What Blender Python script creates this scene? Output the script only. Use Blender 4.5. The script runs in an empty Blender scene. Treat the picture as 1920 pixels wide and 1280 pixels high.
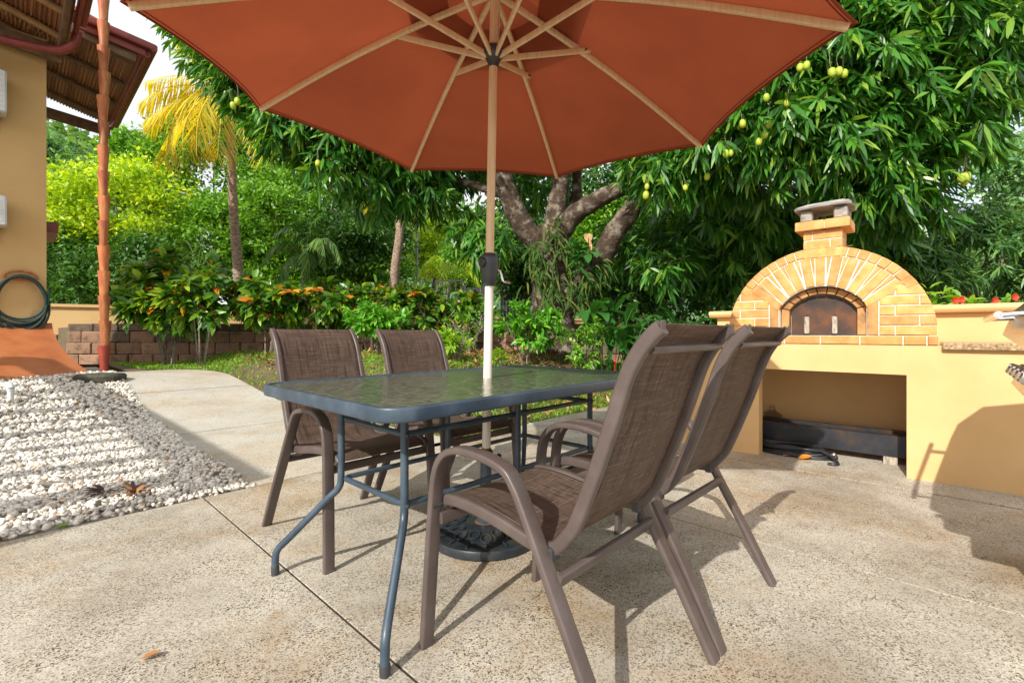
import bpy, math, random
import numpy as np
from mathutils import Vector, Matrix

random.seed(7)
rng = np.random.default_rng(7)
PI = math.pi
scene = bpy.context.scene
col = scene.collection

# ------------------------------------------------------------------ camera, sky, sun, exposure
F, YH, H = 880.0, 625.0, 0.93          # focal length in photo pixels, horizon row, eye height
cam_data = bpy.data.cameras.new('camera')
cam = bpy.data.objects.new('camera', cam_data)
col.objects.link(cam)
cam.location = (0, 0, H)
cam.rotation_euler = (PI / 2, 0, 0)
cam_data.sensor_width = 36.0
cam_data.lens = 36.0 * F / 1920.0
cam_data.shift_y = -15.0 / 1920.0
cam_data.clip_start = 0.02
cam_data.clip_end = 2000.0
scene.camera = cam

SUN_EL = math.radians(36)
TRAVEL = Vector((0.527, 0.850))        # the way shadows fall on the ground
TRAVEL.normalize()
world = bpy.data.worlds.new('World')
scene.world = world
world.use_nodes = True
wn = world.node_tree.nodes
wl = world.node_tree.links
wn.clear()
sky = wn.new('ShaderNodeTexSky')
sky.sky_type = 'NISHITA'
sky.sun_disc = False
sky.sun_elevation = SUN_EL
to_sun = Vector((-TRAVEL.x * math.cos(SUN_EL), -TRAVEL.y * math.cos(SUN_EL), math.sin(SUN_EL)))
sky.sun_rotation = math.atan2(to_sun.x, to_sun.y)
sky.air_density = 1.0
sky.dust_density = 3.0
sky.ozone_density = 1.2
bg = wn.new('ShaderNodeBackground')
bg.inputs['Strength'].default_value = 0.15
wo = wn.new('ShaderNodeOutputWorld')
# bright broken cloud over the whole sky
wtc = wn.new('ShaderNodeTexCoord')
wmp = wn.new('ShaderNodeMapping'); wmp.inputs['Scale'].default_value = (1, 1, 2.2)
wns = wn.new('ShaderNodeTexNoise'); wns.inputs['Scale'].default_value = 2.1; wns.inputs['Detail'].default_value = 7; wns.inputs['Roughness'].default_value = 0.6
wrp = wn.new('ShaderNodeValToRGB')
wrp.color_ramp.elements[0].position = 0.34; wrp.color_ramp.elements[0].color = (0.45, 0.45, 0.45, 1)
wrp.color_ramp.elements[1].position = 0.56; wrp.color_ramp.elements[1].color = (0.92, 0.92, 0.92, 1)
wmx = wn.new('ShaderNodeMix'); wmx.data_type = 'RGBA'
wmx.inputs[7].default_value = (5.9, 5.95, 6.0, 1)
wl.new(wtc.outputs['Generated'], wmp.inputs[0]); wl.new(wmp.outputs[0], wns.inputs['Vector']); wl.new(wns.outputs['Fac'], wrp.inputs[0])
wl.new(wrp.outputs[0], wmx.inputs[0]); wl.new(sky.outputs[0], wmx.inputs[6])
wl.new(wmx.outputs[2], bg.inputs['Color'])
wl.new(bg.outputs[0], wo.inputs['Surface'])

sun_data = bpy.data.lights.new('sun', 'SUN')
sun_data.energy = 4.0
sun_data.angle = math.radians(0.55)
sun_data.color = (1.0, 0.955, 0.88)
sun = bpy.data.objects.new('sun', sun_data)
col.objects.link(sun)
sun.rotation_euler = to_sun.to_track_quat('Z', 'Y').to_euler()
sun.location = to_sun * 30

scene.view_settings.view_transform = 'Standard'
scene.view_settings.look = 'None'
scene.view_settings.exposure = 0.56
scene.view_settings.gamma = 1.0
scene.view_settings.use_curve_mapping = False
try:
    scene.cycles.use_denoising = True
    scene.cycles.max_bounces = 8
    scene.cycles.transparent_max_bounces = 12
except Exception:
    pass

# ------------------------------------------------------------------ frames and pixel helpers
UX = Vector((0.728, -0.685)); UX.normalize()       # along the oven side (table's short way)
VX = Vector((-UX.y, UX.x))                         # along the table's long way
ANG_UV = math.atan2(UX.y, UX.x)


def uv(a, b, z=0.0):
    p = UX * a + VX * b
    return Vector((p.x, p.y, z))


def to_ab(x, y):
    return x * UX.x + y * UX.y, x * VX.x + y * VX.y


def at(px, py, Y):
    """a photo pixel and a distance -> a point"""
    return Vector(((px - 960.0) * Y / F, Y, H - (py - YH) * Y / F))


def smooth(x):
    x = np.clip(x, 0, 1)
    return x * x * (3 - 2 * x)


def ground_z(x, y):
    """height of path, gravel and lawn: flat by the patio, rising to the back left"""
    a = x * UX.x + y * UX.y
    b = x * VX.x + y * VX.y
    dl = np.maximum(0, -3.2 - a)
    zp = 0.36 * smooth((dl - 2.5) / 3.2)
    be = 2.66 - 0.08 * dl
    k = smooth(np.minimum(dl / 2.6, (b - be) / 1.0))
    zl = zp + (0.58 - zp) * k
    back = smooth((b - 5.3) / 1.5)                  # bed behind the oven
    zr = 0.55 * back * smooth((a + 3.2) / 0.6)
    z = np.where(a < -3.2, np.where(b > be, zl, zp), zr)
    z = np.where((a < -3.2) & (b > 5.3), np.maximum(zl, 0), z)
    return z


def gz(x, y):
    return float(ground_z(np.float64(x), np.float64(y)))


# ------------------------------------------------------------------ materials
MATS = {}


def new_mat(name):
    m = bpy.data.materials.new(name)
    m.use_nodes = True
    m.node_tree.nodes.clear()
    MATS[name] = m
    return m, m.node_tree.nodes, m.node_tree.links


def ramp(nodes, stops, interp='LINEAR'):
    r = nodes.new('ShaderNodeValToRGB')
    r.color_ramp.interpolation = interp
    els = r.color_ramp.elements
    while len(els) > 1:
        els.remove(els[-1])
    els[0].position = stops[0][0]
    els[0].color = (*stops[0][1], 1)
    for p, c in stops[1:]:
        e = els.new(p)
        e.color = (*c, 1)
    return r


def noise(nodes, links, coord, scale, detail=4, rough=0.55, stretch=None):
    n = nodes.new('ShaderNodeTexNoise')
    n.inputs['Scale'].default_value = scale
    n.inputs['Detail'].default_value = detail
    n.inputs['Roughness'].default_value = rough
    if stretch:
        mp = nodes.new('ShaderNodeMapping')
        mp.inputs['Scale'].default_value = stretch
        links.new(coord, mp.inputs['Vector'])
        links.new(mp.outputs[0], n.inputs['Vector'])
    else:
        links.new(coord, n.inputs['Vector'])
    return n


def mixc(nodes, links, fac, a, b, mode='MIX'):
    m = nodes.new('ShaderNodeMix')
    m.data_type = 'RGBA'
    m.blend_type = mode
    if isinstance(fac, (int, float)):
        m.inputs[0].default_value = fac
    else:
        links.new(fac, m.inputs[0])
    for i, v in ((6, a), (7, b)):
        if isinstance(v, tuple):
            m.inputs[i].default_value = (*v, 1)
        else:
            links.new(v, m.inputs[i])
    return m.outputs[2]


def plain(name, c1, c2=None, scale=6.0, rough=0.6, metal=0.0, bump=0.15, bscale=60.0, c3=None, spec=0.5, island=0.0, coat=0.0, stretch=None, bdist=0.002):
    """base colour broken up by noise, fine relief, optional change from piece to piece"""
    m, N, L = new_mat(name)
    out = N.new('ShaderNodeOutputMaterial')
    p = N.new('ShaderNodeBsdfPrincipled')
    tc = N.new('ShaderNodeTexCoord')
    co = tc.outputs['Object']
    c2 = c2 or tuple(x * 0.75 for x in c1)
    n1 = noise(N, L, co, scale, 5, 0.6, stretch)
    stops = [(0.32, c2), (0.62, c1)] if c3 is None else [(0.28, c2), (0.5, c1), (0.72, c3)]
    r = ramp(N, stops)
    L.new(n1.outputs['Fac'], r.inputs[0])
    colr = r.outputs[0]
    if island:
        oi = N.new('ShaderNodeObjectInfo')
        ml = N.new('ShaderNodeMath'); ml.operation = 'MULTIPLY_ADD'
        ml.inputs[1].default_value = 2 * island
        ml.inputs[2].default_value = 1 - island
        L.new(oi.outputs['Random'], ml.inputs[0])
        hs = N.new('ShaderNodeHueSaturation')
        L.new(ml.outputs[0], hs.inputs['Value'])
        L.new(colr, hs.inputs['Color'])
        colr = hs.outputs[0]
    L.new(colr, p.inputs['Base Color'])
    p.inputs['Roughness'].default_value = rough
    p.inputs['Metallic'].default_value = metal
    p.inputs['Specular IOR Level'].default_value = spec
    p.inputs['Coat Weight'].default_value = coat
    if bump:
        n2 = noise(N, L, co, bscale, 4, 0.6, stretch)
        b = N.new('ShaderNodeBump')
        b.inputs['Strength'].default_value = bump
        b.inputs['Distance'].default_value = bdist
        L.new(n2.outputs['Fac'], b.inputs['Height'])
        L.new(b.outputs[0], p.inputs['Normal'])
    L.new(p.outputs[0], out.inputs[0])
    return m


def leaf_mat(name, stops, rough=0.42, trans=0.3, spec=0.5, tgain=1.5):
    """leaves: colour differs from leaf to leaf, some light goes through"""
    m, N, L = new_mat(name)
    out = N.new('ShaderNodeOutputMaterial')
    g = N.new('ShaderNodeNewGeometry')
    r = ramp(N, stops)
    L.new(g.outputs['Random Per Island'], r.inputs[0])
    p = N.new('ShaderNodeBsdfPrincipled')
    L.new(r.outputs[0], p.inputs['Base Color'])
    p.inputs['Roughness'].default_value = rough
    p.inputs['Specular IOR Level'].default_value = spec
    t = N.new('ShaderNodeBsdfTranslucent')
    tcol = mixc(N, L, 1.0, r.outputs[0], (tgain * 1.05, tgain, tgain * 0.45), 'MULTIPLY')
    L.new(tcol, t.inputs['Color'])
    mx = N.new('ShaderNodeMixShader')
    mx.inputs[0].default_value = trans
    L.new(p.outputs[0], mx.inputs[1])
    L.new(t.outputs[0], mx.inputs[2])
    L.new(mx.outputs[0], out.inputs[0])
    return m


def concrete_mat(name, light, mid, speck_amt=0.33, stain=(0.33, 0.265, 0.19)):
    m, N, L = new_mat(name)
    out = N.new('ShaderNodeOutputMaterial')
    p = N.new('ShaderNodeBsdfPrincipled')
    tc = N.new('ShaderNodeTexCoord')
    co = tc.outputs['Object']
    n1 = noise(N, L, co, 1.3, 8, 0.7)
    r1 = ramp(N, [(0.36, mid), (0.60, light)])
    L.new(n1.outputs['Fac'], r1.inputs[0])
    # stones of the washed finish
    v = N.new('ShaderNodeTexVoronoi')
    v.inputs['Scale'].default_value = 235
    L.new(co, v.inputs['Vector'])
    sep = N.new('ShaderNodeSeparateColor')
    L.new(v.outputs['Color'], sep.inputs[0])
    r2 = ramp(N, [(0.0, (0.10, 0.085, 0.07)), (speck_amt * 0.45, (0.30, 0.24, 0.17)), (speck_amt, (1, 1, 1)), (0.82, (1, 1, 1)), (0.9, (1.35, 1.33, 1.28))])
    L.new(sep.outputs[0], r2.inputs[0])
    n5 = noise(N, L, co, 5.0, 3, 0.6)
    rm = ramp(N, [(0.35, (0.45,) * 3), (0.65, (1,) * 3)])
    L.new(n5.outputs['Fac'], rm.inputs[0])
    c = mixc(N, L, rm.outputs[0], r1.outputs[0], mixc(N, L, 1.0, r1.outputs[0], r2.outputs[0], 'MULTIPLY'))
    # brown stains
    n3 = noise(N, L, co, 0.9, 8, 0.72)
    r3 = ramp(N, [(0.47, (0, 0, 0)), (0.62, (0.85,) * 3)])
    L.new(n3.outputs['Fac'], r3.inputs[0])
    c = mixc(N, L, r3.outputs[0], c, mixc(N, L, 1.0, c, tuple(min(1, s * 2.6) for s in stain), 'MULTIPLY'))
    n4 = noise(N, L, co, 5.5, 3, 0.5)
    r4 = ramp(N, [(0.66, (0, 0, 0)), (0.78, (0.8,) * 3)])
    L.new(n4.outputs['Fac'], r4.inputs[0])
    c = mixc(N, L, r4.outputs[0], c, mixc(N, L, 1.0, c, (0.80, 0.62, 0.42), 'MULTIPLY'))
    L.new(c, p.inputs['Base Color'])
    p.inputs['Roughness'].default_value = 0.72
    b = N.new('ShaderNodeBump')
    b.inputs['Strength'].default_value = 0.45
    b.inputs['Distance'].default_value = 0.0015
    L.new(v.outputs['Distance'], b.inputs['Height'])
    L.new(b.outputs[0], p.inputs['Normal'])
    L.new(p.outputs[0], out.inputs[0])
    return m


def sling_mat():
    m, N, L = new_mat('sling_weave')
    out = N.new('ShaderNodeOutputMaterial')
    p = N.new('ShaderNodeBsdfPrincipled')
    uvn = N.new('ShaderNodeUVMap'); uvn.uv_map = 'UVMap'
    co = uvn.outputs[0]
    a = noise(N, L, co, 1.0, 4, 0.75, (190, 6, 1))
    b = noise(N, L, co, 1.0, 4, 0.75, (6, 190, 1))
    c = noise(N, L, co, 1.0, 2, 0.6, (75, 7, 1))
    d = noise(N, L, co, 1.0, 2, 0.6, (26, 120, 1))
    ra = ramp(N, [(0.36, (0.035, 0.024, 0.019)), (0.52, (0.125, 0.088, 0.068)), (0.66, (0.27, 0.20, 0.155))])
    rb = ramp(N, [(0.36, (0.035, 0.024, 0.019)), (0.52, (0.125, 0.088, 0.068)), (0.66, (0.27, 0.20, 0.155))])
    L.new(a.outputs['Fac'], ra.inputs[0])
    L.new(b.outputs['Fac'], rb.inputs[0])
    base = mixc(N, L, 0.5, ra.outputs[0], rb.outputs[0])
    rc = ramp(N, [(0.56, (0, 0, 0)), (0.66, (0.75,) * 3)])
    rd = ramp(N, [(0.60, (0, 0, 0)), (0.70, (0.42,) * 3)])
    L.new(c.outputs['Fac'], rc.inputs[0])
    L.new(d.outputs['Fac'], rd.inputs[0])
    base = mixc(N, L, rc.outputs[0], base, (0.040, 0.030, 0.026))
    base = mixc(N, L, rd.outputs[0], base, (0.34, 0.25, 0.165))
    L.new(base, p.inputs['Base Color'])
    p.inputs['Roughness'].default_value = 0.55
    p.inputs['Specular IOR Level'].default_value = 0.35
    bm = N.new('ShaderNodeBump')
    bm.inputs['Strength'].default_value = 0.3
    bm.inputs['Distance'].default_value = 0.001
    ad = N.new('ShaderNodeMath'); ad.operation = 'ADD'
    L.new(a.outputs['Fac'], ad.inputs[0]); L.new(b.outputs['Fac'], ad.inputs[1])
    L.new(ad.outputs[0], bm.inputs['Height'])
    L.new(bm.outputs[0], p.inputs['Normal'])
    t = N.new('ShaderNodeBsdfTranslucent')
    t.inputs['Color'].default_value = (0.42, 0.24, 0.10, 1)
    mx = N.new('ShaderNodeMixShader'); mx.inputs[0].default_value = 0.28
    L.new(p.outputs[0], mx.inputs[1]); L.new(t.outputs[0], mx.inputs[2])
    L.new(mx.outputs[0], out.inputs[0])
    return m


def canopy_mat():
    m, N, L = new_mat('canopy_cloth')
    out = N.new('ShaderNodeOutputMaterial')
    tc = N.new('ShaderNodeTexCoord')
    co = tc.outputs['Object']
    n = noise(N, L, co, 2.2, 5, 0.6)
    r = ramp(N, [(0.3, (0.25, 0.062, 0.027)), (0.7, (0.31, 0.078, 0.034))])
    L.new(n.outputs['Fac'], r.inputs[0])
    f = noise(N, L, co, 420, 2, 0.5)
    rf = ramp(N, [(0.3, (0.86,) * 3), (0.7, (1.1,) * 3)])
    L.new(f.outputs['Fac'], rf.inputs[0])
    c = mixc(N, L, 1.0, r.outputs[0], rf.outputs[0], 'MULTIPLY')
    d = N.new('ShaderNodeBsdfPrincipled')
    d.inputs['Roughness'].default_value = 0.85
    d.inputs['Specular IOR Level'].default_value = 0.15
    L.new(c, d.inputs['Base Color'])
    w = noise(N, L, co, 7, 4, 0.5)
    bp = N.new('ShaderNodeBump'); bp.inputs['Strength'].default_value = 0.25; bp.inputs['Distance'].default_value = 0.02
    L.new(w.outputs['Fac'], bp.inputs['Height']); L.new(bp.outputs[0], d.inputs['Normal'])
    t = N.new('ShaderNodeBsdfTranslucent')
    L.new(mixc(N, L, 1.0, c, (1.2, 1.0, 0.9), 'MULTIPLY'), t.inputs['Color'])
    mx = N.new('ShaderNodeMixShader'); mx.inputs[0].default_value = 0.30
    L.new(d.outputs[0], mx.inputs[1]); L.new(t.outputs[0], mx.inputs[2])
    L.new(mx.outputs[0], out.inputs[0])
    return m


def table_glass_mat():
    m, N, L = new_mat('ripple_glass')
    out = N.new('ShaderNodeOutputMaterial')
    tc = N.new('ShaderNodeTexCoord')
    v = noise(N, L, tc.outputs['Object'], 42, 3, 0.6)
    b = N.new('ShaderNodeBump'); b.inputs['Strength'].default_value = 0.55; b.inputs['Distance'].default_value = 0.005
    L.new(v.outputs['Fac'], b.inputs['Height'])
    fr = N.new('ShaderNodeFresnel'); fr.inputs['IOR'].default_value = 1.45
    L.new(b.outputs[0], fr.inputs['Normal'])
    tr = N.new('ShaderNodeBsdfTransparent'); tr.inputs['Color'].default_value = (0.72, 0.80, 0.68, 1)
    df = N.new('ShaderNodeBsdfDiffuse')
    rv = ramp(N, [(0.35, (0.14, 0.17, 0.12)), (0.65, (0.42, 0.44, 0.34))])
    L.new(v.outputs['Fac'], rv.inputs[0]); L.new(rv.outputs[0], df.inputs['Color'])
    gl = N.new('ShaderNodeBsdfGlossy'); gl.inputs['Roughness'].default_value = 0.10
    gl.inputs['Color'].default_value = (0.90, 0.93, 0.88, 1)
    L.new(b.outputs[0], gl.inputs['Normal'])
    m1 = N.new('ShaderNodeMixShader'); m1.inputs[0].default_value = 0.42
    L.new(tr.outputs[0], m1.inputs[1]); L.new(df.outputs[0], m1.inputs[2])
    m2 = N.new('ShaderNodeMixShader')
    L.new(fr.outputs[0], m2.inputs[0])
    L.new(m1.outputs[0], m2.inputs[1]); L.new(gl.outputs[0], m2.inputs[2])
    L.new(m2.outputs[0], out.inputs[0])
    return m


CONCRETE = concrete_mat('washed_concrete', (0.47, 0.43, 0.36), (0.30, 0.265, 0.21))
PATHMAT = concrete_mat('path_concrete', (0.50, 0.475, 0.415), (0.42, 0.39, 0.335), 0.22, (0.36, 0.31, 0.25))
JOINT = plain('joint_soil', (0.05, 0.035, 0.022), (0.025, 0.02, 0.014), 20, 0.9)
SOIL = plain('soil', (0.13, 0.085, 0.05), (0.07, 0.05, 0.03), 5, 0.95, bump=0.5, bscale=18, c3=(0.10, 0.13, 0.035), bdist=0.03)
GRAVELBED = plain('gravel_bed', (0.46, 0.42, 0.37), (0.3, 0.27, 0.24), 40, 0.9, bump=0.6, bscale=45, bdist=0.02)
PLASTER = plain('yellow_plaster', (0.66, 0.42, 0.185), (0.60, 0.37, 0.155), 2.2, 0.75, bump=0.25, bscale=35, c3=(0.70, 0.46, 0.215))
HOUSEPL = plain('house_plaster', (0.60, 0.39, 0.16), (0.55, 0.35, 0.14), 1.5, 0.8, bump=0.25, bscale=40)
PALEPL = plain('pale_plaster', (0.70, 0.48, 0.22), (0.60, 0.40, 0.17), 1.3, 0.8, bump=0.2, bscale=30)
BRICK = plain('firebrick', (0.63, 0.295, 0.085), (0.50, 0.200, 0.048), 13, 0.7, bump=0.35, bscale=70, c3=(0.70, 0.38, 0.145), island=0.19)
DARKBRICK = plain('sooty_firebrick', (0.42, 0.21, 0.07), (0.16, 0.085, 0.04), 11, 0.75, bump=0.35, bscale=70, c3=(0.52, 0.28, 0.09), island=0.2)
MORTAR = plain('white_mortar', (0.82, 0.77, 0.69), (0.68, 0.61, 0.51), 30, 0.9, bump=0.4, bscale=120)
GREYSTONE = plain('grey_stone', (0.30, 0.27, 0.235), (0.17, 0.15, 0.13), 22, 0.85, bump=0.6, bscale=70, c3=(0.42, 0.39, 0.35), bdist=0.004)
SLATE = plain('slate', (0.34, 0.32, 0.29), (0.19, 0.175, 0.16), 9, 0.7, bump=0.6, bscale=30, bdist=0.005, stretch=(1, 1, 5))
RUSTDOOR = plain('rusted_steel', (0.075, 0.045, 0.032), (0.03, 0.028, 0.03), 5, 0.55, metal=0.5, bump=0.3, bscale=60, c3=(0.20, 0.075, 0.03))
OLDWOOD = plain('weathered_wood', (0.46, 0.40, 0.32), (0.16, 0.13, 0.10), 18, 0.8, bump=0.5, bscale=40, stretch=(6, 6, 1))
GRANITE = plain('granite', (0.36, 0.24, 0.13), (0.06, 0.045, 0.035), 75, 0.25, bump=0.15, bscale=90, c3=(0.58, 0.45, 0.28))
STEELBLACK = plain('black_steel', (0.035, 0.038, 0.045), (0.02, 0.02, 0.024), 6, 0.45, metal=0.4, bump=0.2, bscale=40, c3=(0.10, 0.055, 0.03))
RUBBER = plain('black_rubber', (0.022, 0.023, 0.025), (0.012, 0.012, 0.013), 14, 0.5)
HOSEGREEN = plain('green_hose', (0.022, 0.052, 0.044), (0.015, 0.036, 0.030), 14, 0.45)
CHROME = plain('chrome', (0.75, 0.75, 0.76), (0.6, 0.6, 0.62), 12, 0.16, metal=1.0, bump=0.05)
STAINLESS = plain('stainless', (0.58, 0.57, 0.55), (0.5, 0.49, 0.47), 7, 0.28, metal=1.0, bump=0.05)
FRAME = plain('brown_frame', (0.088, 0.066, 0.059), (0.070, 0.052, 0.046), 9, 0.40, bump=0.08, bscale=150, c3=(0.112, 0.087, 0.079))
TABLEMET = plain('slate_blue_metal', (0.038, 0.062, 0.088), (0.024, 0.040, 0.058), 8, 0.40, bump=0.12, bscale=80, c3=(0.075, 0.104, 0.135))
BASEMET = plain('cast_iron_black', (0.020, 0.026, 0.032), (0.012, 0.015, 0.018), 9, 0.32, bump=0.3, bscale=60, c3=(0.055, 0.045, 0.032))
RUST = plain('orange_rust', (0.17, 0.068, 0.022), (0.05, 0.028, 0.014), 35, 0.85, bump=0.4)
POLEWOOD = plain('pale_wood', (0.70, 0.51, 0.29), (0.60, 0.41, 0.21), 9, 0.5, bump=0.12, bscale=40, stretch=(9, 9, 0.7), c3=(0.76, 0.59, 0.37))
POLEWHITE = plain('whitened_pole', (0.70, 0.66, 0.58), (0.56, 0.49, 0.38), 8, 0.5, bump=0.15, bscale=50, stretch=(7, 7, 0.8), c3=(0.76, 0.73, 0.67))
PLASTICGREY = plain('grey_plastic', (0.045, 0.048, 0.052), (0.03, 0.032, 0.035), 10, 0.4, bump=0.1)
SEAM = plain('seam_thread', (0.22, 0.165, 0.12), (0.12, 0.09, 0.065), 60, 0.8)
CORD = plain('cord', (0.62, 0.54, 0.40), (0.5, 0.42, 0.3), 40, 0.8)
TERRA = plain('terracotta', (0.44, 0.135, 0.045), (0.30, 0.070, 0.025), 7, 0.55, bump=0.3, bscale=40, c3=(0.56, 0.25, 0.09), island=0.25, stretch=(3, 3, 0.6))
REDTERRA = plain('red_painted_clay', (0.36, 0.055, 0.030), (0.25, 0.035, 0.02), 9, 0.55, bump=0.2)
REDPAINT = plain('red_floor_paint', (0.40, 0.125, 0.040), (0.31, 0.090, 0.028), 3, 0.55, bump=0.2, bscale=14, c3=(0.45, 0.165, 0.060))
FASCIA = plain('maroon_fascia', (0.24, 0.040, 0.030), (0.17, 0.028, 0.022), 5, 0.45, bump=0.1)
RAFTER = plain('dark_rafter', (0.18, 0.105, 0.055), (0.09, 0.052, 0.028), 10, 0.7, bump=0.3)
BAMBOO = plain('bamboo', (0.40, 0.235, 0.095), (0.27, 0.145, 0.055), 8, 0.5, bump=0.2)
CANE = leaf_mat('cane', [(0.0, (0.10, 0.055, 0.028)), (0.5, (0.24, 0.13, 0.06)), (1.0, (0.38, 0.22, 0.10))], 0.6, 0.0)
WHITEPL = plain('white_plastic', (0.70, 0.71, 0.70), (0.60, 0.61, 0.60), 5, 0.45, bump=0.05)
BLOCK = plain('retaining_block', (0.30, 0.175, 0.110), (0.13, 0.082, 0.055), 9, 0.9, bump=0.7, bscale=22, c3=(0.33, 0.20, 0.125), island=0.2, bdist=0.012)
MOSSBLOCK = plain('mossy_block', (0.115, 0.085, 0.058), (0.05, 0.045, 0.028), 8, 0.95, bump=0.7, bscale=22, c3=(0.17, 0.12, 0.08), island=0.2, bdist=0.012)
MOSSSTONE = plain('mossy_stone', (0.075, 0.070, 0.048), (0.035, 0.038, 0.022), 16, 0.95, bump=0.7, bscale=40, bdist=0.008)
BARK = plain('mango_bark', (0.068, 0.042, 0.026), (0.026, 0.020, 0.012), 7, 0.95, bump=0.9, bscale=16, c3=(0.30, 0.26, 0.21), bdist=0.04)
PALMBARK = plain('palm_bark', (0.28, 0.19, 0.13), (0.09, 0.045, 0.03), 14, 0.95, bump=0.8, bscale=26, c3=(0.46, 0.40, 0.34), bdist=0.02, stretch=(1, 1, 2.5))
TWIG = plain('pale_twig', (0.27, 0.22, 0.17), (0.10, 0.075, 0.055), 25, 0.9, bump=0.5)
DARKMET = plain('dark_gate_metal', (0.030, 0.030, 0.036), (0.02, 0.02, 0.024), 8, 0.5)
GALV = plain('galvanised_post', (0.42, 0.44, 0.46), (0.33, 0.35, 0.37), 8, 0.5, metal=0.3)
REDROOF = plain('red_roof', (0.26, 0.05, 0.03), (0.18, 0.03, 0.02), 6, 0.6)
TANLEAF = plain('dry_frond', (0.48, 0.31, 0.14), (0.30, 0.18, 0.07), 9, 0.8)
HILLMAT = plain('hill_green', (0.060, 0.125, 0.060), (0.03, 0.07, 0.035), 0.12, 0.95, bump=0.0, c3=(0.10, 0.19, 0.075))
CLOTH = canopy_mat()
SLING = sling_mat()
GLASS = table_glass_mat()

m_, N_, L_ = new_mat('clear_jug_glass')
o_ = N_.new('ShaderNodeOutputMaterial'); g_ = N_.new('ShaderNodeBsdfPrincipled')
g_.inputs['Transmission Weight'].default_value = 1.0; g_.inputs['Roughness'].default_value = 0.03
g_.inputs['Base Color'].default_value = (0.75, 0.78, 0.78, 1)
nn_ = noise(N_, L_, N_.new('ShaderNodeTexCoord').outputs['Object'], 8, 2)
bb_ = N_.new('ShaderNodeBump'); bb_.inputs['Strength'].default_value = 0.1; L_.new(nn_.outputs['Fac'], bb_.inputs['Height']); L_.new(bb_.outputs[0], g_.inputs['Normal'])
L_.new(g_.outputs[0], o_.inputs[0])
JUG = m_

# leaves
MANGO = leaf_mat('mango_leaf', [(0.0, (0.022, 0.095, 0.014)), (0.4, (0.045, 0.175, 0.020)), (0.75, (0.095, 0.28, 0.030)), (1.0, (0.26, 0.42, 0.05))], 0.36, 0.36)
SHRUBMANGO = leaf_mat('pale_mango_leaf', [(0.0, (0.045, 0.13, 0.04)), (0.5, (0.085, 0.22, 0.06)), (1.0, (0.20, 0.36, 0.08))], 0.4, 0.35)
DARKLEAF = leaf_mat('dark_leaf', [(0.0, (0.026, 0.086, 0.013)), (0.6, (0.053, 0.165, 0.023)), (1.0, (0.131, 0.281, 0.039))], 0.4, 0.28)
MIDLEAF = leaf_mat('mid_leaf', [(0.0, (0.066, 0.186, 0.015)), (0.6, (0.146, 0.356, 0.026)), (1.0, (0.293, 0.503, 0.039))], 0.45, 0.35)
LIMELEAF = leaf_mat('lime_leaf', [(0.0, (0.155, 0.308, 0.013)), (0.5, (0.373, 0.554, 0.022)), (1.0, (0.699, 0.770, 0.033))], 0.5, 0.4)
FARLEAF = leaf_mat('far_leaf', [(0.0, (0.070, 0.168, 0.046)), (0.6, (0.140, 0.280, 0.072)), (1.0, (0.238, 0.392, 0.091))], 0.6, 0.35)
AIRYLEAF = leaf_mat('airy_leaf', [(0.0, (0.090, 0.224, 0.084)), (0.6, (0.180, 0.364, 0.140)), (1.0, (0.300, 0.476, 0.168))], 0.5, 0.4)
CROTON = leaf_mat('croton_leaf', [(0.0, (0.030, 0.105, 0.013)), (0.35, (0.065, 0.21, 0.018)), (0.65, (0.17, 0.34, 0.022)), (0.90, (0.36, 0.46, 0.028)), (0.92, (0.06, 0.10, 0.016)), (0.95, (0.13, 0.035, 0.014)), (0.975, (0.55, 0.28, 0.015)), (1.0, (0.62, 0.2, 0.012))], 0.33, 0.32)
CROTONDARK = leaf_mat('croton_dark_leaf', [(0.0, (0.022, 0.080, 0.010)), (0.4, (0.055, 0.175, 0.016)), (0.72, (0.15, 0.32, 0.020)), (0.88, (0.30, 0.42, 0.025)), (0.905, (0.05, 0.09, 0.014)), (0.94, (0.14, 0.032, 0.014)), (0.965, (0.50, 0.26, 0.015)), (1.0, (0.62, 0.20, 0.012))], 0.33, 0.3)
CROTONYEL = leaf_mat('croton_orange_leaf', [(0.0, (0.60, 0.30, 0.015)), (0.5, (0.66, 0.20, 0.012)), (1.0, (0.70, 0.42, 0.02))], 0.4, 0.35)
SHRUB = leaf_mat('bright_shrub_leaf', [(0.0, (0.056, 0.208, 0.017)), (0.6, (0.119, 0.364, 0.026)), (1.0, (0.224, 0.494, 0.036))], 0.33, 0.32)
SAPLING = leaf_mat('sapling_leaf', [(0.0, (0.130, 0.312, 0.014)), (1.0, (0.338, 0.504, 0.030))], 0.4, 0.4)
HELICON = leaf_mat('heliconia_leaf', [(0.0, (0.022, 0.098, 0.018)), (1.0, (0.063, 0.210, 0.034))], 0.35, 0.28)
YELPALM = leaf_mat('yellow_palm_leaf', [(0.0, (0.20, 0.30, 0.02)), (0.2, (0.50, 0.46, 0.02)), (0.8, (0.74, 0.58, 0.03)), (1.0, (0.62, 0.44, 0.07))], 0.45, 0.4)
GRNPALM = leaf_mat('green_palm_leaf', [(0.0, (0.035, 0.12, 0.014)), (0.7, (0.10, 0.24, 0.03)), (1.0, (0.22, 0.30, 0.04))], 0.42, 0.35)
GRASSM = leaf_mat('grass_blade', [(0.0, (0.078, 0.196, 0.014)), (0.5, (0.156, 0.336, 0.019)), (0.85, (0.286, 0.448, 0.030)), (1.0, (0.468, 0.420, 0.096))], 0.5, 0.35)
LITTER = leaf_mat('dry_leaf', [(0.0, (0.10, 0.045, 0.02)), (0.4, (0.24, 0.10, 0.035)), (0.75, (0.42, 0.19, 0.055)), (1.0, (0.52, 0.36, 0.20))], 0.7, 0.1)
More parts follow.
